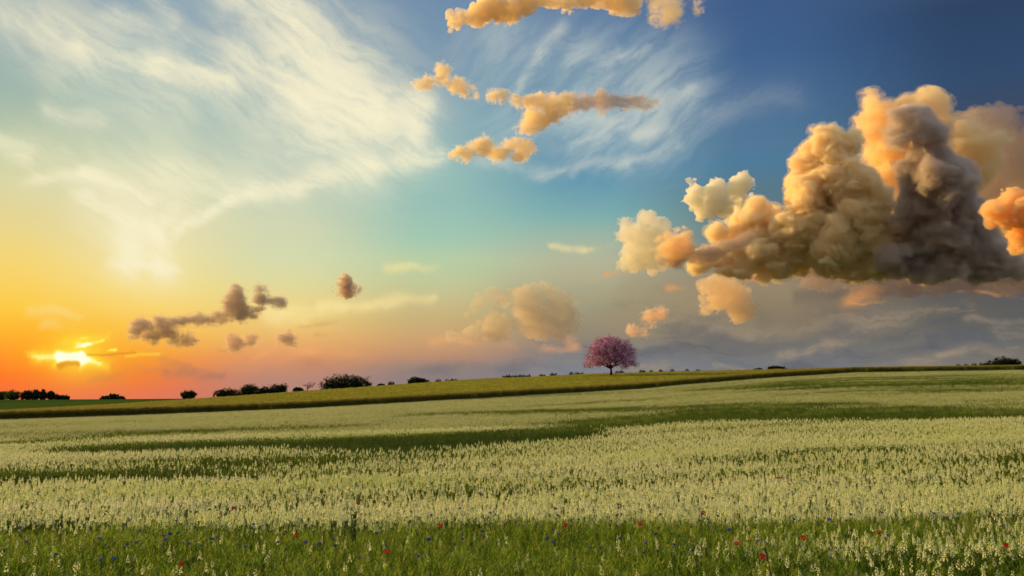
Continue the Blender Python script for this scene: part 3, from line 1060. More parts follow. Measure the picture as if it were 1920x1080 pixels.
def blossom_tree():
    rng = random.Random(17)
    yy = 208.0
    x, y, z = place(1147, yy)
    h = top_at(1147, 628, yy, z)
    k = yy / FOC
    root = bpy.data.objects.new('blossom_tree', None)
    COL.objects.link(root)
    root.location = (x, y, z - 0.05)
    tag(root, 'lone pink blossom tree with a wide dome crown, standing on the wheat crest', 'tree')
    zf = top_at(1147, 686, yy, z)                 # where the crown begins
    tg = Geo()
    limb(tg, (0, 0, 0), (-.05, 0, zf * .62), 0.36, 0.29, rng, 0, .02, 5, 9)
    forks = []
    for i in range(9):
        a = i * 2.4
        r = rng.uniform(2.2, 4.6)
        e = (math.cos(a) * r, math.sin(a) * r, zf + rng.uniform(0.6, 3.4))
        pts = limb(tg, (-.05, 0, zf * rng.uniform(.82, .98)), e, 0.19, 0.05, rng, 0, .08, 5, 7)
        forks += pts[2:]
    forks.append((0, 0, zf + 1))
    limb(tg, (-.05, 0, zf * .6), (.2, 0, h * .8), 0.24, 0.05, rng, 0, .05, 5, 7)
    link('trunk', tg.mesh('trunk', [M_BARK]), root)
    # outline of the crown by side and height (photo: 1087-1192 wide, flat underside, heavier right skirt)
    pink, plum, twig = Geo(), Geo(), Geo()
    W = 98 * k / 2
    ends = []
    for i in range(1000):
        a = rng.uniform(0, 2 * math.pi)
        u = math.sqrt(rng.random())
        v = rng.random()
        q = rng.uniform(0.72, 1.0) if rng.random() < 0.66 else rng.uniform(0.25, 0.75)
        th = math.acos(1 - v * 1.05) if v < .95 else 1.55
        rr = math.sin(th) ** 0.8
        cx = math.cos(a) * W * rr * q
        cy = math.sin(a) * W * rr * q
        low = zf - 0.35 + 0.35 * math.sin(a * 3 + 1) + (0.2 if abs(cx) < W * .2 else 0.0)
        cz = low + (h - low) * max(math.cos(th), 0) ** 0.85 * q + (1 - q) * 1.5
        lump = 1 + 0.10 * math.sin(a * 5 + cz) + 0.06 * math.sin(a * 9)
        c = Vector((cx * lump, cy * lump, cz + rng.gauss(0, .12)))
        ends.append(c)
        f = min(forks, key=lambda p: (Vector(p) - c).length)
        if rng.random() < 0.2:
            limb(twig, f, tuple(c), 0.045, 0.012, rng, 0, .08, 3, 4)
        side = pink if rng.random() < 0.66 else plum
        sp = rng.uniform(0.22, 0.46)
        for _ in range(30):
            p = c + Vector((rng.gauss(0, sp), rng.gauss(0, sp), rng.gauss(0, sp * .75)))
            (side if rng.random() < .85 else plum).petal(p, rng.uniform(0.07, 0.14), rng, 0)
    for i in range(70):                            # loose sprays at the outline
        c = rng.choice(ends)
        d = (c - Vector((0, 0, zf + 1))).normalized()
        p = c + d * rng.uniform(.2, .55)
        limb(twig, tuple(c), tuple(p), 0.014, 0.006, rng, 0, .05, 2, 3)
        for _ in range(5):
            pink.petal(p + Vector((rng.gauss(0, .1), rng.gauss(0, .1), rng.gauss(0, .1))), .06, rng, 0)
    link('twigs', twig.mesh('twigs', [M_BARK]), root)
    n0 = len(pink.v)
    g = Geo()
    g.v = pink.v + plum.v
    g.f = pink.f + [tuple(i + n0 for i in f) for f in plum.f]
    g.m = [0] * len(pink.f) + [1] * len(plum.f)
    link('crown', g.mesh('crown', [M_PINK, M_PLUM]), root)


blossom_tree()

dark_tree('broadleaf_tree', 'light green tree cut off by the left frame edge, first of the far row', 4, 733, 24, 820, 'tall', 1, mat=M_LEAF2)
dark_tree('broadleaf_tree', 'olive green tree, second from the left frame edge in the far row', 24, 731, 30, 800, 'round', 2, mat=M_LEAF2)
dark_tree('broadleaf_tree', 'dark rounded tree just right of the olive green one in the far row', 50, 732, 24, 790, 'round', 3)
dark_tree('broadleaf_tree', 'tallest dark tree in the middle of the far left row', 67, 730, 18, 790, 'tall', 4)
dark_tree('broadleaf_tree', 'narrow dark tree with a pale gap on its right, in the far left row', 81, 730, 13, 780, 'tall', 5)
dark_tree('broadleaf_tree', 'small round dark tree right of the pale gap, in the far left row', 95, 733, 15, 790, 'round', 6)
dark_tree('broadleaf_tree', 'lowest and rightmost tree of the far left row, trailing off to the right', 117, 736, 28, 800, 'slope', 7).scale.x = -1
dark_tree('thicket', 'spiky dark thicket alone between the far tree row and a single round bush', 212, 737, 48, 700, 'spiky', 8, 'thicket')
dark_tree('bush', 'single round dark bush at the left end of the wheat skyline', 353, 731, 30, 480, 'round', 9, 'bush')
dark_tree('broadleaf_tree', 'low wide dark tree at the left of a group of three on the wheat skyline', 428, 726, 54, 440, 'broad', 10)
dark_tree('broadleaf_tree', 'pointed dark tree in the middle of a group of three on the wheat skyline', 466, 720, 34, 440, 'round', 12)
dark_tree('broadleaf_tree', 'ragged dark tree rising to the right, at the right of a group of three', 508, 714, 56, 430, 'slope', 13, dens=1.3)
dark_tree('bush', 'little dark bush left of the bare branched tree', 558, 726, 20, 430, 'round', 14, 'bush')
dark_tree('broadleaf_tree', 'biggest dark dome of foliage on the skyline, left of the field centre', 649, 698, 92, 330, 'broad', 16, dens=2.6)
dark_tree('bush', 'tiny flat bush just right of the biggest dark dome of foliage', 714, 719, 15, 380, 'round', 18, 'bush')
dark_tree('bush', 'oval dark bush alone between the biggest dark dome and the pink tree', 783, 704, 40, 360, 'broad', 19, 'bush', dens=1.2)
dark_tree('bush', 'small dark bush on the right skyline, right of the pink tree', 1459, 684, 37, 330, 'broad', 20, 'bush')
dark_tree('bush', 'very low dark bush touching the left of another on the right skyline', 1424, 689, 24, 330, 'broad', 22, 'bush', dens=.6)
dark_tree('broadleaf_tree', 'dark wide tree on the skyline at the right frame edge', 1888, 667, 66, 330, 'broad', 23, dens=1.8)
dark_tree('bush', 'low dark bush joining the left foot of the tree at the right frame edge', 1857, 681, 26, 335, 'round', 24, 'bush', dens=.6)


def bare_tree():
    rng = random.Random(29)
    yy = 430.0
    x, y, z = place(577, yy)
    h = top_at(577, 717, yy, z)
    root = bpy.data.objects.new('bare_tree', None)
    COL.objects.link(root)
    root.location = (x, y, z - .1)
    tag(root, 'thin nearly bare tree with spread branches, left of the biggest dark dome', 'tree')
    g = Geo()
    limb(g, (0, 0, 0), (0.2, 0, h * .7), 0.28, 0.1, rng)
    tips = []
    for i in range(13):
        a = rng.uniform(0, 6.28)
        e = (math.cos(a) * rng.uniform(1.2, 3.2), math.sin(a) * 1.5, h * rng.uniform(.55, 1.0))
        limb(g, (0.1, 0, h * rng.uniform(.35, .65)), e, 0.11, 0.04, rng)
        tips.append(e)
    link('trunk', g.mesh('trunk', [M_BARK]), root)
    c = Geo()
    for e in tips:
        for _ in range(16):
            c.petal((e[0] + rng.gauss(0, .35), e[1] + rng.gauss(0, .35), e[2] + rng.gauss(0, .18)), .15, rng, 0)
    link('crown', c.mesh('crown', [M_LEAF]), root)


bare_tree()

# tiny shrubs along the crest
proto = None
crest = [(733, 714.5), (822, 711), (838, 710.5), (850, 710.5), (948, 703.5), (957, 703), (966, 703), (978, 702), (991, 701.5), (1017, 701), (1038, 699.5), (1072, 698), (1082, 698),
         (1090, 697.5), (1160, 695), (1167, 695.5), (1205, 694), (1222, 693.5), (1240, 693), (1262, 692.5), (1290, 692), (1310, 692), (1800, 683), (1815, 682), (1830, 682), (1845, 681)]
for i, (px, py) in enumerate(crest):
    rr = random.Random(100 + i)
    yy = 300.0
    x, y, z = place(px, yy)
    h = top_at(px, py - rr.uniform(0, 1.5), yy, z)
    if proto is None:
        g = crown_clumps(rr, [(0, 0, .5, .6, .6, .45), (.35, 0, .3, .5, .5, .3), (-.4, .1, .3, .5, .5, .3)], 60, 8, .13, .5, .25)
        proto = link('shrub', g.mesh('shrub', [M_LEAF]))
        o = proto
    else:
        o = proto.copy()
        COL.objects.link(o)
    o.location = (x, y, z - 0.05)
    o.rotation_euler.z = rr.uniform(0, 6.28)
    o.scale = (h * rr.uniform(.5, 1.1), h * .6, h * 1.05)
    tag(o, 'tiny dark shrub peeping over the crest of the wheat field', 'shrub', 'tiny shrubs along the wheat crest')


# ------------------------------------------------------------------ flowers one can count
def ground_z(x, y):
    return float(land(np.array([x]), np.array([y]))[0])


g = Geo()
flower_plant(g, 0, 0, 0.49, random.Random(3), 0.075, 12, 5)
M_STEM_O = leafy('spike_stem', (0.055, 0.09, 0.014), (0.10, 0.14, 0.025), 0.3, 0.6, 'instance')
spike_mesh = g.mesh('flower_spike', [M_STEM_O, M_CREAM])
rr = random.Random(8)
sp0 = None
for x, y in zip(SX.tolist(), SY.tolist()):
    if sp0 is None:
        sp0 = link('flower_spike', spike_mesh)
        o = sp0
    else:
        o = sp0.copy()
        COL.objects.link(o)
    o.location = (x, y, ground_z(x, y) - 0.01)
    o.rotation_euler = (rr.gauss(0, .06), 0, rr.uniform(0, 6.28))
    o.scale = [rr.uniform(0.85, 1.15)] * 3
    tag(o, 'cream flower spike standing out of the green grass in front', 'flower', 'nearest cream flower spikes')

M_RED, g_, b_ = principled('poppy_red', (0.62, 0.018, 0.010), 0.5, 0.2)
g_.put(b_.inputs['Base Color'], g_.mix(g_.noise(g_.new('ShaderNodeTexCoord').outputs['Object'], 40.0, 3.0), (0.55, 0.012, 0.008), (0.72, 0.045, 0.015)))
M_BLACK, g_, b_ = principled('poppy_heart', (0.012, 0.012, 0.016), 0.7, 0.2)
g_.put(b_.inputs['Base Color'], g_.mix(g_.noise(g_.new('ShaderNodeTexCoord').outputs['Object'], 90.0, 2.0), (0.008, 0.008, 0.012), (0.03, 0.03, 0.025)))
M_BLUE = leafy('cornflower_blue', (0.035, 0.04, 0.22), (0.08, 0.09, 0.34), 0.25)


def poppy_meshes():
    rng = random.Random(4)
    g = Geo()
    for p in range(4):
        a0 = p * math.pi / 2 + 0.2
        inner = 0.5 if p % 2 else 0.42
        n, mrow = 7, 5
        grid = []
        for i in range(mrow + 1):
            t = i / mrow
            row = []
            for j in range(n + 1):
                s = (j / n - .5) * 2
                a = a0 + s * 0.95 * (0.35 + 0.65 * t)
                r = 0.045 * math.sin(t * 1.45) * (1 - 0.10 * s * s)
                z = 0.036 * t ** 1.6 + (0.004 if p % 2 else 0.0) + 0.004 * math.sin(s * 9 + p) * t
                row.append((math.cos(a) * r, math.sin(a) * r, z))
            grid.append(row)
        for i in range(mrow):
            for j in range(n):
                g.quad(grid[i][j], grid[i][j + 1], grid[i + 1][j + 1], grid[i + 1][j], 0)
    pet = g.mesh('petals', [M_RED])
    c = Geo()
    c.tube([(0, 0, 0.0), (0, 0, .012), (0, 0, .018)], [0.006, 0.008, 0.002], 0, 8)
    for k in range(26):
        a = k * 2.4
        r = rng.uniform(.008, .014)
        c.petal((math.cos(a) * r, math.sin(a) * r, rng.uniform(.006, .014)), .003, rng, 0)
    s = Geo()
    s.tube([(0.01, 0, -0.60), (-0.008, 0.004, -.3), (0, 0, 0.002)], [0.0028, 0.0026, 0.002], 0, 5)
    for k in range(4):
        s.blade(0, 0, -.55 + .06 * k, .16, .02, k * 1.7, .12, 0, 3)
    return pet, c.mesh('heart', [M_BLACK]), s.mesh('stem', [M_STEM_O])


pm = poppy_meshes()
poppies = [
    (-3.54, 11.52, 'red poppy among pale flowers on the left, above the green margin'),
    (-2.02, 11.88, 'red poppy just above the tall dark leafy weed'),
    (-0.76, 9.80, 'red poppy at the meeting of pale flowers and grass, right of the leafy weed'),
    (-2.18, 9.23, 'red poppy in the green grass below and left of the leafy weed'),
    (-1.13, 8.30, 'wide open red poppy low in the grass, left of the bottom centre'),
    (-2.81, 7.79, 'red poppy nearest the bottom edge on the left'),
    (0.58, 9.78, 'dull red poppy in the grass straight below the pink tree, left one of two'),
    (1.38, 9.82, 'bright red poppy with a pale fleck below the pink tree, right one of two'),
    (2.25, 10.69, 'small red poppy at the edge of the pale flowers right of the pink tree'),
    (2.14, 8.68, 'flat red poppy in green grass above another poppy with a bent dark stalk'),
    (2.19, 8.01, 'lowest red poppy on the right, beside a leaning dark stalk'),
    (2.86, 8.97, 'orange-red poppy under a white flower spike, lower right'),
    (3.67, 9.12, 'large twin-lobed red poppy below the pinkish flower spikes, lower right'),
    (4.60, 8.51, 'large red poppy close to the right frame edge'),
    (-5.83, 27.86, 'speck of a poppy at the lower rim of the long dark green strip'),
    (-10.77, 27.96, 'faint dark red poppy speck far left under the long green strip'),
    (4.24, 14.41, 'faint poppy speck amid dense pale flowers, right of centre'),
    (-3.52, 26.37, 'faint poppy speck far back in pale flowers, below the dark dome tree')]
rr = random.Random(21)
first = None
for i, (x, y, lab) in enumerate(poppies):
    root = bpy.data.objects.new('poppy', None)
    COL.objects.link(root)
    if first is None:
        kids = [link(nm, me, root) for nm, me in zip(('petals', 'heart', 'stem'), pm)]
        first = kids
    else:
        for k in first:
            c = k.copy()
            COL.objects.link(c)
            c.parent = root
    root.location = (x, y, ground_z(x, y) + (0.60 if y < 9 else 0.62))
    root.rotation_euler = (R(rr.uniform(10, 48)), R(rr.uniform(-22, 22)), rr.uniform(-.5, .5))
    root.scale = [rr.uniform(.52, .7)] * 3
    tag(root, lab, 'poppy', 'red poppies in the meadow')

g = Geo()
rc = random.Random(6)
for k in range(11):
    a = k * 2 * math.pi / 11
    dx, dy = math.cos(a), math.sin(a)
    r = .021
    w = .0075
    g.quad((dx * .004, dy * .004, 0), (dx * r - dy * w, dy * r + dx * w, .010), (dx * r * 1.25, dy * r * 1.25, .007), (dx * r + dy * w, dy * r - dx * w, .010), 1)
    g.petal((dx * .006, dy * .006, .011), .006, rc, 1)
g.tube([(0, 0, -.02), (0, 0, -.008), (0, 0, 0.004)], [.003, .008, .006], 0, 7)
g.tube([(0.015, 0, -.56), (0, 0, -.018)], [.0024, .002], 0, 4)
for k in range(3):
    g.blade(0.01, 0, -.5 + .12 * k, .16, .01, k * 2.1, .07, 0, 2)
corn = g.mesh('cornflower', [M_STEM_O, M_BLUE])
c0 = None
rr = random.Random(31)
made = 0
while made < 150:
    y = rr.triangular(7.7, 14.5, 9.6)
    x = rr.uniform(-.58, .58) * y
    if rr.random() > (1.0 if y < 11.2 else 0.45):
        continue
    if c0 is None:
        c0 = link('cornflower', corn)
        o = c0
    else:
        o = c0.copy()
        COL.objects.link(o)
    o.location = (x, y, ground_z(x, y) + rr.uniform(.53, .62))
    o.rotation_euler = (R(rr.uniform(0, 45)), R(rr.uniform(-25, 25)), rr.uniform(0, 6.28))
    o.scale = [rr.uniform(.7, 1.0)] * 3
    tag(o, 'small blue cornflower in the grass at the front of the field', 'cornflower', 'blue cornflowers in the front grass')
    made += 1


def weed():
    rng = random.Random(2)
    root = bpy.data.objects.new('leafy_weed', None)
    COL.objects.link(root)
    x, y = -1.764, 10.2
    root.location = (x, y, ground_z(x, y))
    root.scale = (1.15, 1.15, 1.15)
    tag(root, 'tall dark green weed with long drooping leaves above the flowers, left of centre', 'weed')
    m = leafy('weed_green', (0.022, 0.045, 0.010), (0.05, 0.08, 0.018), 0.2, 0.6, 'object', 6.0)
    s = Geo()
    s.tube([(0, 0, 0), (.01, 0, .35), (.0, 0, .64)], [.006, .005, .003], 0, 6)
    link('stem', s.mesh('stem', [m]), root)
    l = Geo()
    for k in range(18):
        l.blade(0, 0, .36 + .28 * k / 18, rng.uniform(.02, .09), .030, k * 2.4, rng.uniform(.13, .22) * (1 - k / 40), 0, 4)
    link('leaves', l.mesh('leaves', [m]), root)


weed()
M_DRY = bark('dry_stalk', (0.02, 0.018, 0.01), (0.05, 0.04, 0.02))
for i, (x, y, h, lean, lab) in enumerate(((2.36, 8.12, .66, (-.10, .02), 'thin dark dry stalk leaning left beside the lowest poppy on the right'),
                                          (-5.11, 10.3, .72, (.01, 0), 'thin dark dry stalk standing upright in the grass at far left'))):
    rr = random.Random(50 + i)
    root = bpy.data.objects.new('dry_stalk', None)
    COL.objects.link(root)
    root.location = (x, y, ground_z(x, y))
    tag(root, lab, 'stalk')
    s = Geo()
    s.tube([(0, 0, 0), (lean[0] * .4, lean[1], h * .5), (lean[0], lean[1], h)], [.006, .005, .003], 0, 5)
    link('stem', s.mesh('stem', [M_DRY]), root)
    hgeo = Geo()
    for k in range(18):
        t = k / 18
        hgeo.petal((lean[0] * (.8 + .2 * t) + rr.gauss(0, .006), lean[1] + rr.gauss(0, .006), h * (.82 + .18 * t)), .012, rr, 0)
    link('seed_head', hgeo.mesh('seed_head', [M_DRY]), root)


# ------------------------------------------------------------------ clouds
def cloud_material(name, density, color, aniso):
    m = bpy.data.materials.new(name)
    m.use_nodes = True
    t = m.node_tree
    t.nodes.clear()
    v = t.nodes.new('ShaderNodeVolumePrincipled')
    v.inputs['Color'].default_value = (*color, 1)
    v.inputs['Density'].default_value = density
    v.inputs['Anisotropy'].default_value = aniso
    o = t.nodes.new('ShaderNodeOutputMaterial')
    t.links.new(v.outputs[0], o.inputs['Volume'])
    return m


def cumulus(label, blobs, km, mfp, seed, color=(1, .89, .64), aniso=0.25, base=None, voxel=2.0, children=12, chain=False, group=None, rough=1.0,
            wispy=1.0, halo=None, thick=1.0):
    """A heap cloud: billows (photo x, y, radius) at km distance, each covered in smaller billows, fused into one field,
    torn by turbulence, skinned, and filled with even vapour."""
    rng = random.Random(seed)
    dist = km * 1000.0
    px = dist / FOC                                    # metres per photo pixel out there
    cx = sum(b[0] for b in blobs) / len(blobs)
    cy = sum(b[1] for b in blobs) / len(blobs)
    fwd = ray(cx, cy)
    eye = Vector(cam.location)
    centre = eye + fwd * dist
    deep = Vector((fwd.x, fwd.y, 0)).normalized()
    side = Vector((deep.y, -deep.x, 0))
    full = [b if len(b) > 3 else (*b, rng.uniform(-0.6, 0.6) * b[2]) for b in blobs]
    for p, q in list(zip(full, full[1:])):             # billows that follow each other hang together
        gap = math.hypot(p[0] - q[0], p[1] - q[1])
        if chain and 0.7 * (p[2] + q[2]) < gap < 4.0 * (p[2] + q[2]):
            k = max(1, int(gap / (0.8 * min(p[2], q[2]))))
            for i in range(1, k):
                t = i / k
                full.append(tuple(p[j] + (q[j] - p[j]) * t for j in (0, 1)) + ((p[2] + (q[2] - p[2]) * t) * rng.uniform(0.6, 0.9), p[3] + (q[3] - p[3]) * t))
    balls = []

    def rnd(d, s):
        return (d + Vector((rng.gauss(0, s), rng.gauss(0, s), rng.gauss(0.08, s)))).normalized()
    small = sum(b[2] for b in blobs) / len(blobs) < 17
    if small:                                          # scraps are torn through and through
        rough *= 1.9
        wispy *= 1.8
        mfp *= 1.5
        halo = halo or (4.0, mfp * 3)
    for bx, by, br, off in full:                       # local frame in photo pixels: side, deep, up
        w = ray(bx, by) * dist - fwd * dist
        p = Vector((w.dot(side), w.dot(deep), w.z)) / px + Vector((0, off * thick, 0))
        r = br * (rng.uniform(0.5, 1.05) if small else rng.uniform(0.80, 0.95))
        balls.append((p, r))
        for _ in range(children):
            d = rnd(Vector((0, 0, 0.15)), 1.0)
            r1 = r * rng.uniform(0.22, 0.52)
            p1 = p + d * (r - r1 * rng.uniform(0.3, 0.8))
            balls.append((p1, r1))
            if r1 > 5:
                for _ in range(7):
                    d2 = rnd(d, 0.8)
                    r2 = r1 * rng.uniform(0.26, 0.5)
                    balls.append((p1 + d2 * (r1 - r2 * 0.4), r2))
    sz = min(1.0, max(0.3, sum(b[2] for b in blobs) / len(blobs) / 34.0))
    voxel *= max(0.62, min(1.0, sz * 1.6))
    P = np.array([b[0][:] for b in balls])
    Rr = np.array([b[1] for b in balls])
    pad = 26
    lo = (P - Rr[:, None]).min(0) - pad
    n = np.ceil(((P + Rr[:, None]).max(0) + pad - lo) / voxel).astype(int)
    K = 2.2
    acc = np.zeros(n, np.float32)
    for p, r in zip(P, Rr):
        cut = r + 14
        i0 = np.maximum(((p - cut - lo) / voxel).astype(int), 0)
        i1 = np.minimum(((p + cut - lo) / voxel).astype(int) + 2, n)
        gx, gy, gz = [lo[a] + np.arange(i0[a], i1[a]) * voxel - p[a] for a in range(3)]
        d = np.sqrt(gx[:, None, None] ** 2 + gy[None, :, None] ** 2 + gz[None, None, :] ** 2)
        acc[i0[0]:i1[0], i0[1]:i1[1], i0[2]:i1[2]] += np.exp(np.clip((r - d) / K, -12, 30))
    F = np.log(acc + 1e-7) * K
    F = np.clip(F, -16, 40)
    band = np.argwhere((F > -15.5) & (F < 30))
    q = lo + band * voxel
    warp = np.stack([fbm(q / (34 * sz) + 7.7 * k, seed + 40 + k, 2) - 0.5 for k in range(3)], 1) * 26 * sz
    qw = q + warp
    add = np.zeros(len(q))
    for size, amp, k, bil in ((62, 22, 0, 0), (27, 15, 5, 1), (13, 9.5, 9, 1), (6.5, 5.5, 13, 1), (3.6, 2.8, 17, 0)):
        v = lattice_noise((qw if size > 10 else q + warp * 0.6) / (size * sz), seed + k)
        add += ((np.abs(v - 0.5) * 2 - 0.36) if bil else (v - 0.5)) * amp * sz * rough
    if wispy:
        stretch = np.array([0.35, 0.5, 1.0])
        v = fbm(qw * stretch / (16 * sz), seed + 60, 3) - 0.5
        add += v * 22 * sz * wispy * np.clip(1 - F[tuple(band.T)] / 14.0, 0, 1)
    if base is not None:
        zb = (ray(cx, base) * dist - fwd * dist).z / px
        wav = (fbm(q * np.array([1, 1, 0]) / 50.0 + 3.3, seed + 30, 3) - 0.5) * 60
        add -= np.clip((zb + wav - q[:, 2]) * 0.55, 0, 60)
    F2 = F.copy()
    F2[tuple(band.T)] += add
    F2[F <= -15.5] = -16
    if base is not None:
        F2[(F >= 30) & ((lo[2] + np.arange(n[2]) * voxel < zb)[None, None, :])] = -5
    F2[0], F2[-1], F2[:, 0], F2[:, -1], F2[:, :, 0], F2[:, :, -1] = -16, -16, -16, -16, -16, -16

    def skin(level, name):
        import openvdb
        grid = openvdb.FloatGrid(16.0)
        grid.copyFromArray(np.ascontiguousarray(-F2))
        pts, quads = grid.convertToQuads(isovalue=level)
        loc = (lo + pts * voxel) * px
        R3 = np.array([side[:], deep[:], (0, 0, 1)])
        return mesh_from(name, loc @ R3, quads.astype(np.int32))
    me = skin(0.0, 'cumulus_cloud')
    me.materials.append(cloud_material('cloud_vapour', 1.0 / (mfp * px), color, aniso))
    o = link('cumulus_cloud', me)
    o.location = centre
    tag(o, label, 'cloud', group)
    if halo:
        hm = skin(halo[0], 'wisps')
        hm.materials.append(cloud_material('cloud_wisps', 1.0 / (halo[1] * px), color, aniso))
        link('wisps', hm, o)
    return o


cumulus('huge orange-lit cumulus bank with a knobbly left tower, right of the pink tree',
        [(1545, 264, 22), (1560, 285, 34), (1522, 305, 30), (1512, 345, 30), (1550, 340, 46), (1590, 350, 44), (1516, 385, 34), (1560, 400, 56), (1625, 400, 52),
         (1500, 430, 50), (1440, 420, 34), (1418, 402, 20), (1390, 430, 26), (1425, 460, 40), (1380, 468, 26), (1560, 460, 52), (1640, 455, 55), (1690, 460, 50), (1600, 266, 13), (1500, 485, 34),
         (1450, 492, 30), (1400, 496, 20), (1600, 495, 36), (1680, 495, 34), (1550, 495, 34), (1340, 440, 18), (1330, 478, 18), (1365, 492, 16), (1720, 440, 44), (1740, 490, 36), (1310, 490, 14)],
        8.5, 7.0, 3, base=530, color=(.995, .895, .67), aniso=0.1, halo=(6.0, 50.0), rough=.8)
cumulus('tall dark grey cumulus tower with a round head, in front of the glowing plume',
        [(1704, 258, 34, -50), (1738, 262, 32, -50), (1676, 270, 18, -50), (1736, 296, 36, -50), (1700, 326, 24, -40), (1752, 340, 46, -40), (1795, 362, 36, -40), (1725, 385, 36, -20), (1782, 410, 58), (1810, 455, 52), (1745, 460, 52),
         (1845, 470, 36), (1838, 495, 30), (1720, 490, 30), (1780, 495, 34), (1830, 410, 34), (1880, 490, 30), (1910, 500, 26), (1680, 490, 30)],
        8.3, 9.0, 11, base=530, color=(.75, .67, .625), halo=(5.0, 60.0), rough=.7)
cumulus('slanting dark wedge of cloud in front of the orange bank, pointing down to the left',
        [(1236, 493, 6), (1262, 489, 9), (1295, 484, 11), (1330, 478, 13), (1362, 466, 13), (1388, 453, 11), (1406, 442, 7)],
        7.6, 11.0, 45, color=(.66, .55, .49), chain=True, rough=.6)
cumulus('dim brown hazy cloud filling the gap between the dark tower and the right frame edge',
        [(1850, 270, 60), (1900, 310, 70), (1860, 370, 70), (1930, 400, 70), (1880, 450, 50), (1950, 280, 60), (1930, 480, 40)],
        13.0, 55.0, 25, color=(.60, .50, .42), base=520)
cumulus('broad glowing cloud plume rising behind the dark tower, fading right into grey',
        [(1640, 205, 22), (1665, 215, 30), (1705, 206, 28), (1740, 220, 40), (1635, 250, 26), (1650, 285, 36), (1700, 280, 66), (1760, 270, 62), (1660, 340, 46), (1690, 390, 46), (1800, 300, 60)],
        12.0, 16.0, 21, color=(1, .88, .62), halo=(9.0, 90.0), wispy=1.6)
cumulus('white puffy cloud head left of the orange cumulus bank',
        [(1305, 365, 22), (1340, 358, 26), (1385, 355, 26), (1398, 385, 30), (1350, 390, 28), (1318, 398, 18), (1380, 415, 26)],
        10.5, 8.0, 31, children=6, color=(.96, .94, .86))
cumulus('pale cream cloud knob above a hazy trunk, leftmost of the bright cumulus heads',
        [(1180, 425, 17), (1210, 416, 17), (1172, 440, 12), (1200, 445, 24), (1235, 430, 26), (1215, 475, 34), (1190, 490, 24), (1255, 470, 34)],
        11.0, 20.0, 41, base=505, color=(.95, .92, .80))
cumulus('small orange forked cloud in front of the pale cream cloud knob',
        [(1248, 444, 10), (1275, 446, 18), (1246, 466, 19), (1270, 470, 22), (1232, 480, 14), (1292, 462, 18), (1256, 486, 12)],
        7.5, 10.0, 43, base=496, color=(1, .82, .54))
cumulus('round vivid orange cloud cut off by the right frame edge',
        [(1888, 395, 26), (1905, 412, 30), (1885, 412, 22), (1920, 430, 32), (1935, 400, 36)],
        7.0, 7.0, 51, color=(1, .80, .48))
cumulus('hazy olive-grey cumulus dome with a gilded left rim, left of the pink tree',
        [(945, 560, 24), (965, 550, 18), (890, 580, 14), (905, 570, 14), (875, 595, 9), (990, 565, 34), (1022, 545, 24), (1045, 580, 32), (1000, 600, 40), (930, 610, 34), (1060, 610, 30), (890, 620, 22), (850, 630, 10)],
        15.0, 36.0, 61, base=645, children=9, color=(.72, .67, .53))
cumulus('golden cloud block with a lit left face, low above and right of the pink tree',
        [(1322, 540, 16), (1345, 532, 15), (1318, 565, 13), (1325, 580, 9), (1350, 560, 22), (1375, 550, 26), (1390, 580, 26)],
        13.0, 22.0, 71, base=600, color=(.95, .80, .55))
cumulus('two small peach cloud heads just right above the pink tree crown',
        [(1215, 597, 10), (1240, 590, 7), (1222, 610, 9), (1188, 620, 9), (1205, 622, 9), (1250, 588, 5)],
        13.0, 14.0, 73, base=630, color=(1, .76, .55))
cumulus('long gold cloud fragment cut off by the top frame edge',
        [(850, 43, 15), (866, 40, 10), (900, 28, 20), (925, 15, 28), (960, 18, 22), (990, 4, 20), (1030, 2, 14), (1062, 0, 16), (1100, -8, 20), (1150, -4, 18), (1185, 8, 14), (1150, 20, 8)],
        5.0, 10.0, 81, chain=True)
cumulus('pinkish ragged cloud ring at the top frame edge, right of the long gold fragment',
        [(1232, 2, 15), (1262, 12, 13), (1268, 30, 10), (1248, 40, 9), (1222, 22, 7), (1305, 14, 9)],
        5.0, 16.0, 83, chain=True)
cumulus('knobbly yellow cloud string left of the half-dark cloud',
        [(832, 132, 10), (826, 150, 11), (802, 157, 8), (785, 158, 5), (856, 163, 10), (876, 168, 11), (890, 174, 8), (924, 178, 10), (944, 184, 8), (966, 188, 9), (985, 190, 7)],
        5.2, 9.0, 85, chain=False)
cumulus('cloud with a golden knobbly head, middle of the upper sky, joined to a dark streak',
        [(1003, 188, 11), (1032, 186, 9), (1000, 210, 18), (1026, 206, 20), (1050, 204, 16), (1020, 225, 16), (1000, 236, 14), (976, 242, 12)],
        5.2, 11.0, 87, chain=True)
cumulus('long dark grey-brown cloud streak to the right of the golden knobbly head',
        [(1070, 200, 13), (1095, 196, 12), (1130, 186, 13), (1160, 188, 12), (1195, 192, 10), (1228, 192, 8)],
        5.4, 12.0, 88, color=(.74, .62, .54), chain=True, rough=.9)
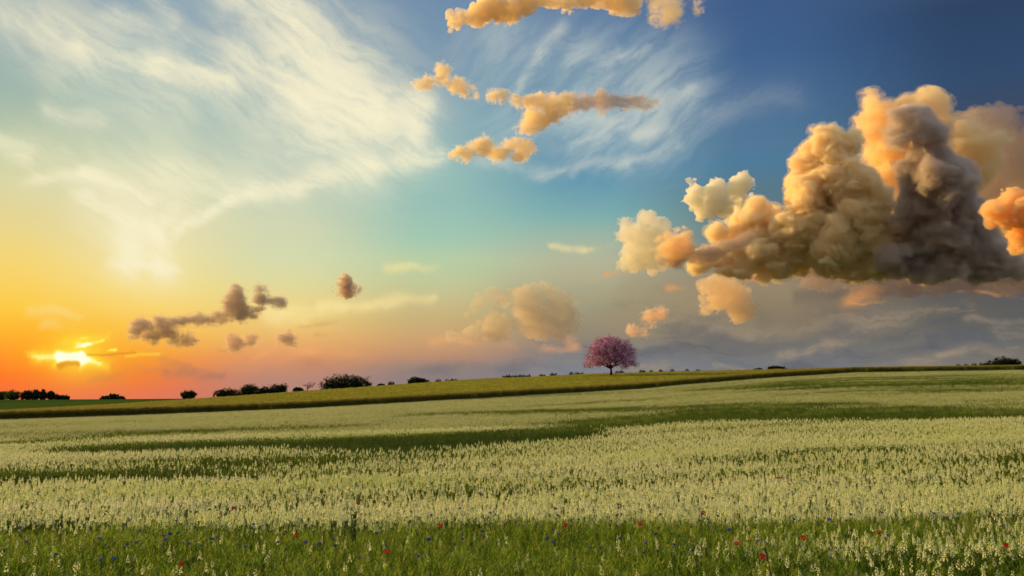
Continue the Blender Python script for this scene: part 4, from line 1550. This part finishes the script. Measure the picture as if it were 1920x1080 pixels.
cumulus('golden jagged cloud scrap hanging below the half-dark cloud',
        [(848, 292, 7), (872, 288, 9), (900, 266, 9), (910, 280, 13), (930, 288, 13), (955, 280, 9), (952, 272, 6), (988, 272, 8), (972, 290, 10), (992, 285, 8)],
        5.2, 9.0, 89, chain=True)
cumulus('dark mauve cloud chain with a tall hump, right above the setting sun',
        [(256, 622, 9), (268, 612, 11), (280, 624, 14), (292, 634, 11), (305, 622, 10), (318, 632, 11), (332, 636, 8), (300, 604, 7), (325, 606, 8), (350, 601, 9), (372, 598, 9), (395, 602, 10), (414, 594, 12), (432, 590, 14), (455, 590, 13),
         (430, 572, 13), (438, 556, 11), (448, 545, 7), (444, 575, 12), (474, 588, 9), (486, 580, 6)],
        6.0, 8.0, 91, color=(.68, .57, .52), chain=True, rough=.7)
cumulus('small dark wing-shaped cloud at the right end of the mauve chain',
        [(486, 560, 9), (500, 563, 8), (515, 566, 6), (526, 568, 4), (486, 544, 6)],
        6.0, 8.0, 93, color=(.62, .54, .51), rough=.7, chain=True)
for lab, bl, sd_ in (
        ('tiny pinkish cloud scrap below the right end of the mauve chain', [(432, 645, 6), (440, 640, 6), (446, 648, 4)], 95),
        ('tiny pinkish cloud scrap between two others below the mauve chain', [(466, 640, 5), (472, 636, 4)], 96),
        ('tiny mauve cloud scrap hanging from the left half of the mauve chain', [(350, 632, 6), (358, 638, 5), (346, 642, 4)], 98),
        ('tiny flat pinkish cloud scrap, rightmost below the mauve chain', [(528, 634, 4), (540, 634, 5), (550, 636, 3)], 97)):
    cumulus(lab, bl, 6.0, 9.0, sd_, color=(.76, .62, .54), chain=True, group='cloud scraps under the mauve chain')
cumulus('small lone dark cloud with a glowing right side, left of the sky centre',
        [(638, 540, 7), (650, 542, 9), (666, 543, 7), (644, 530, 6)],
        6.0, 6.0, 99, color=(.76, .62, .54), chain=True)

cumulus('flat dark brown cloud shelf under the orange bank at the right frame edge',
        [(1520, 528, 20), (1580, 522, 22), (1640, 530, 24), (1700, 524, 24), (1760, 530, 26), (1820, 526, 28), (1880, 532, 28), (1940, 528, 28), (1850, 500, 30), (1910, 496, 34)],
        14.0, 34.0, 113, base=556, color=(.56, .45, .38), chain=True)
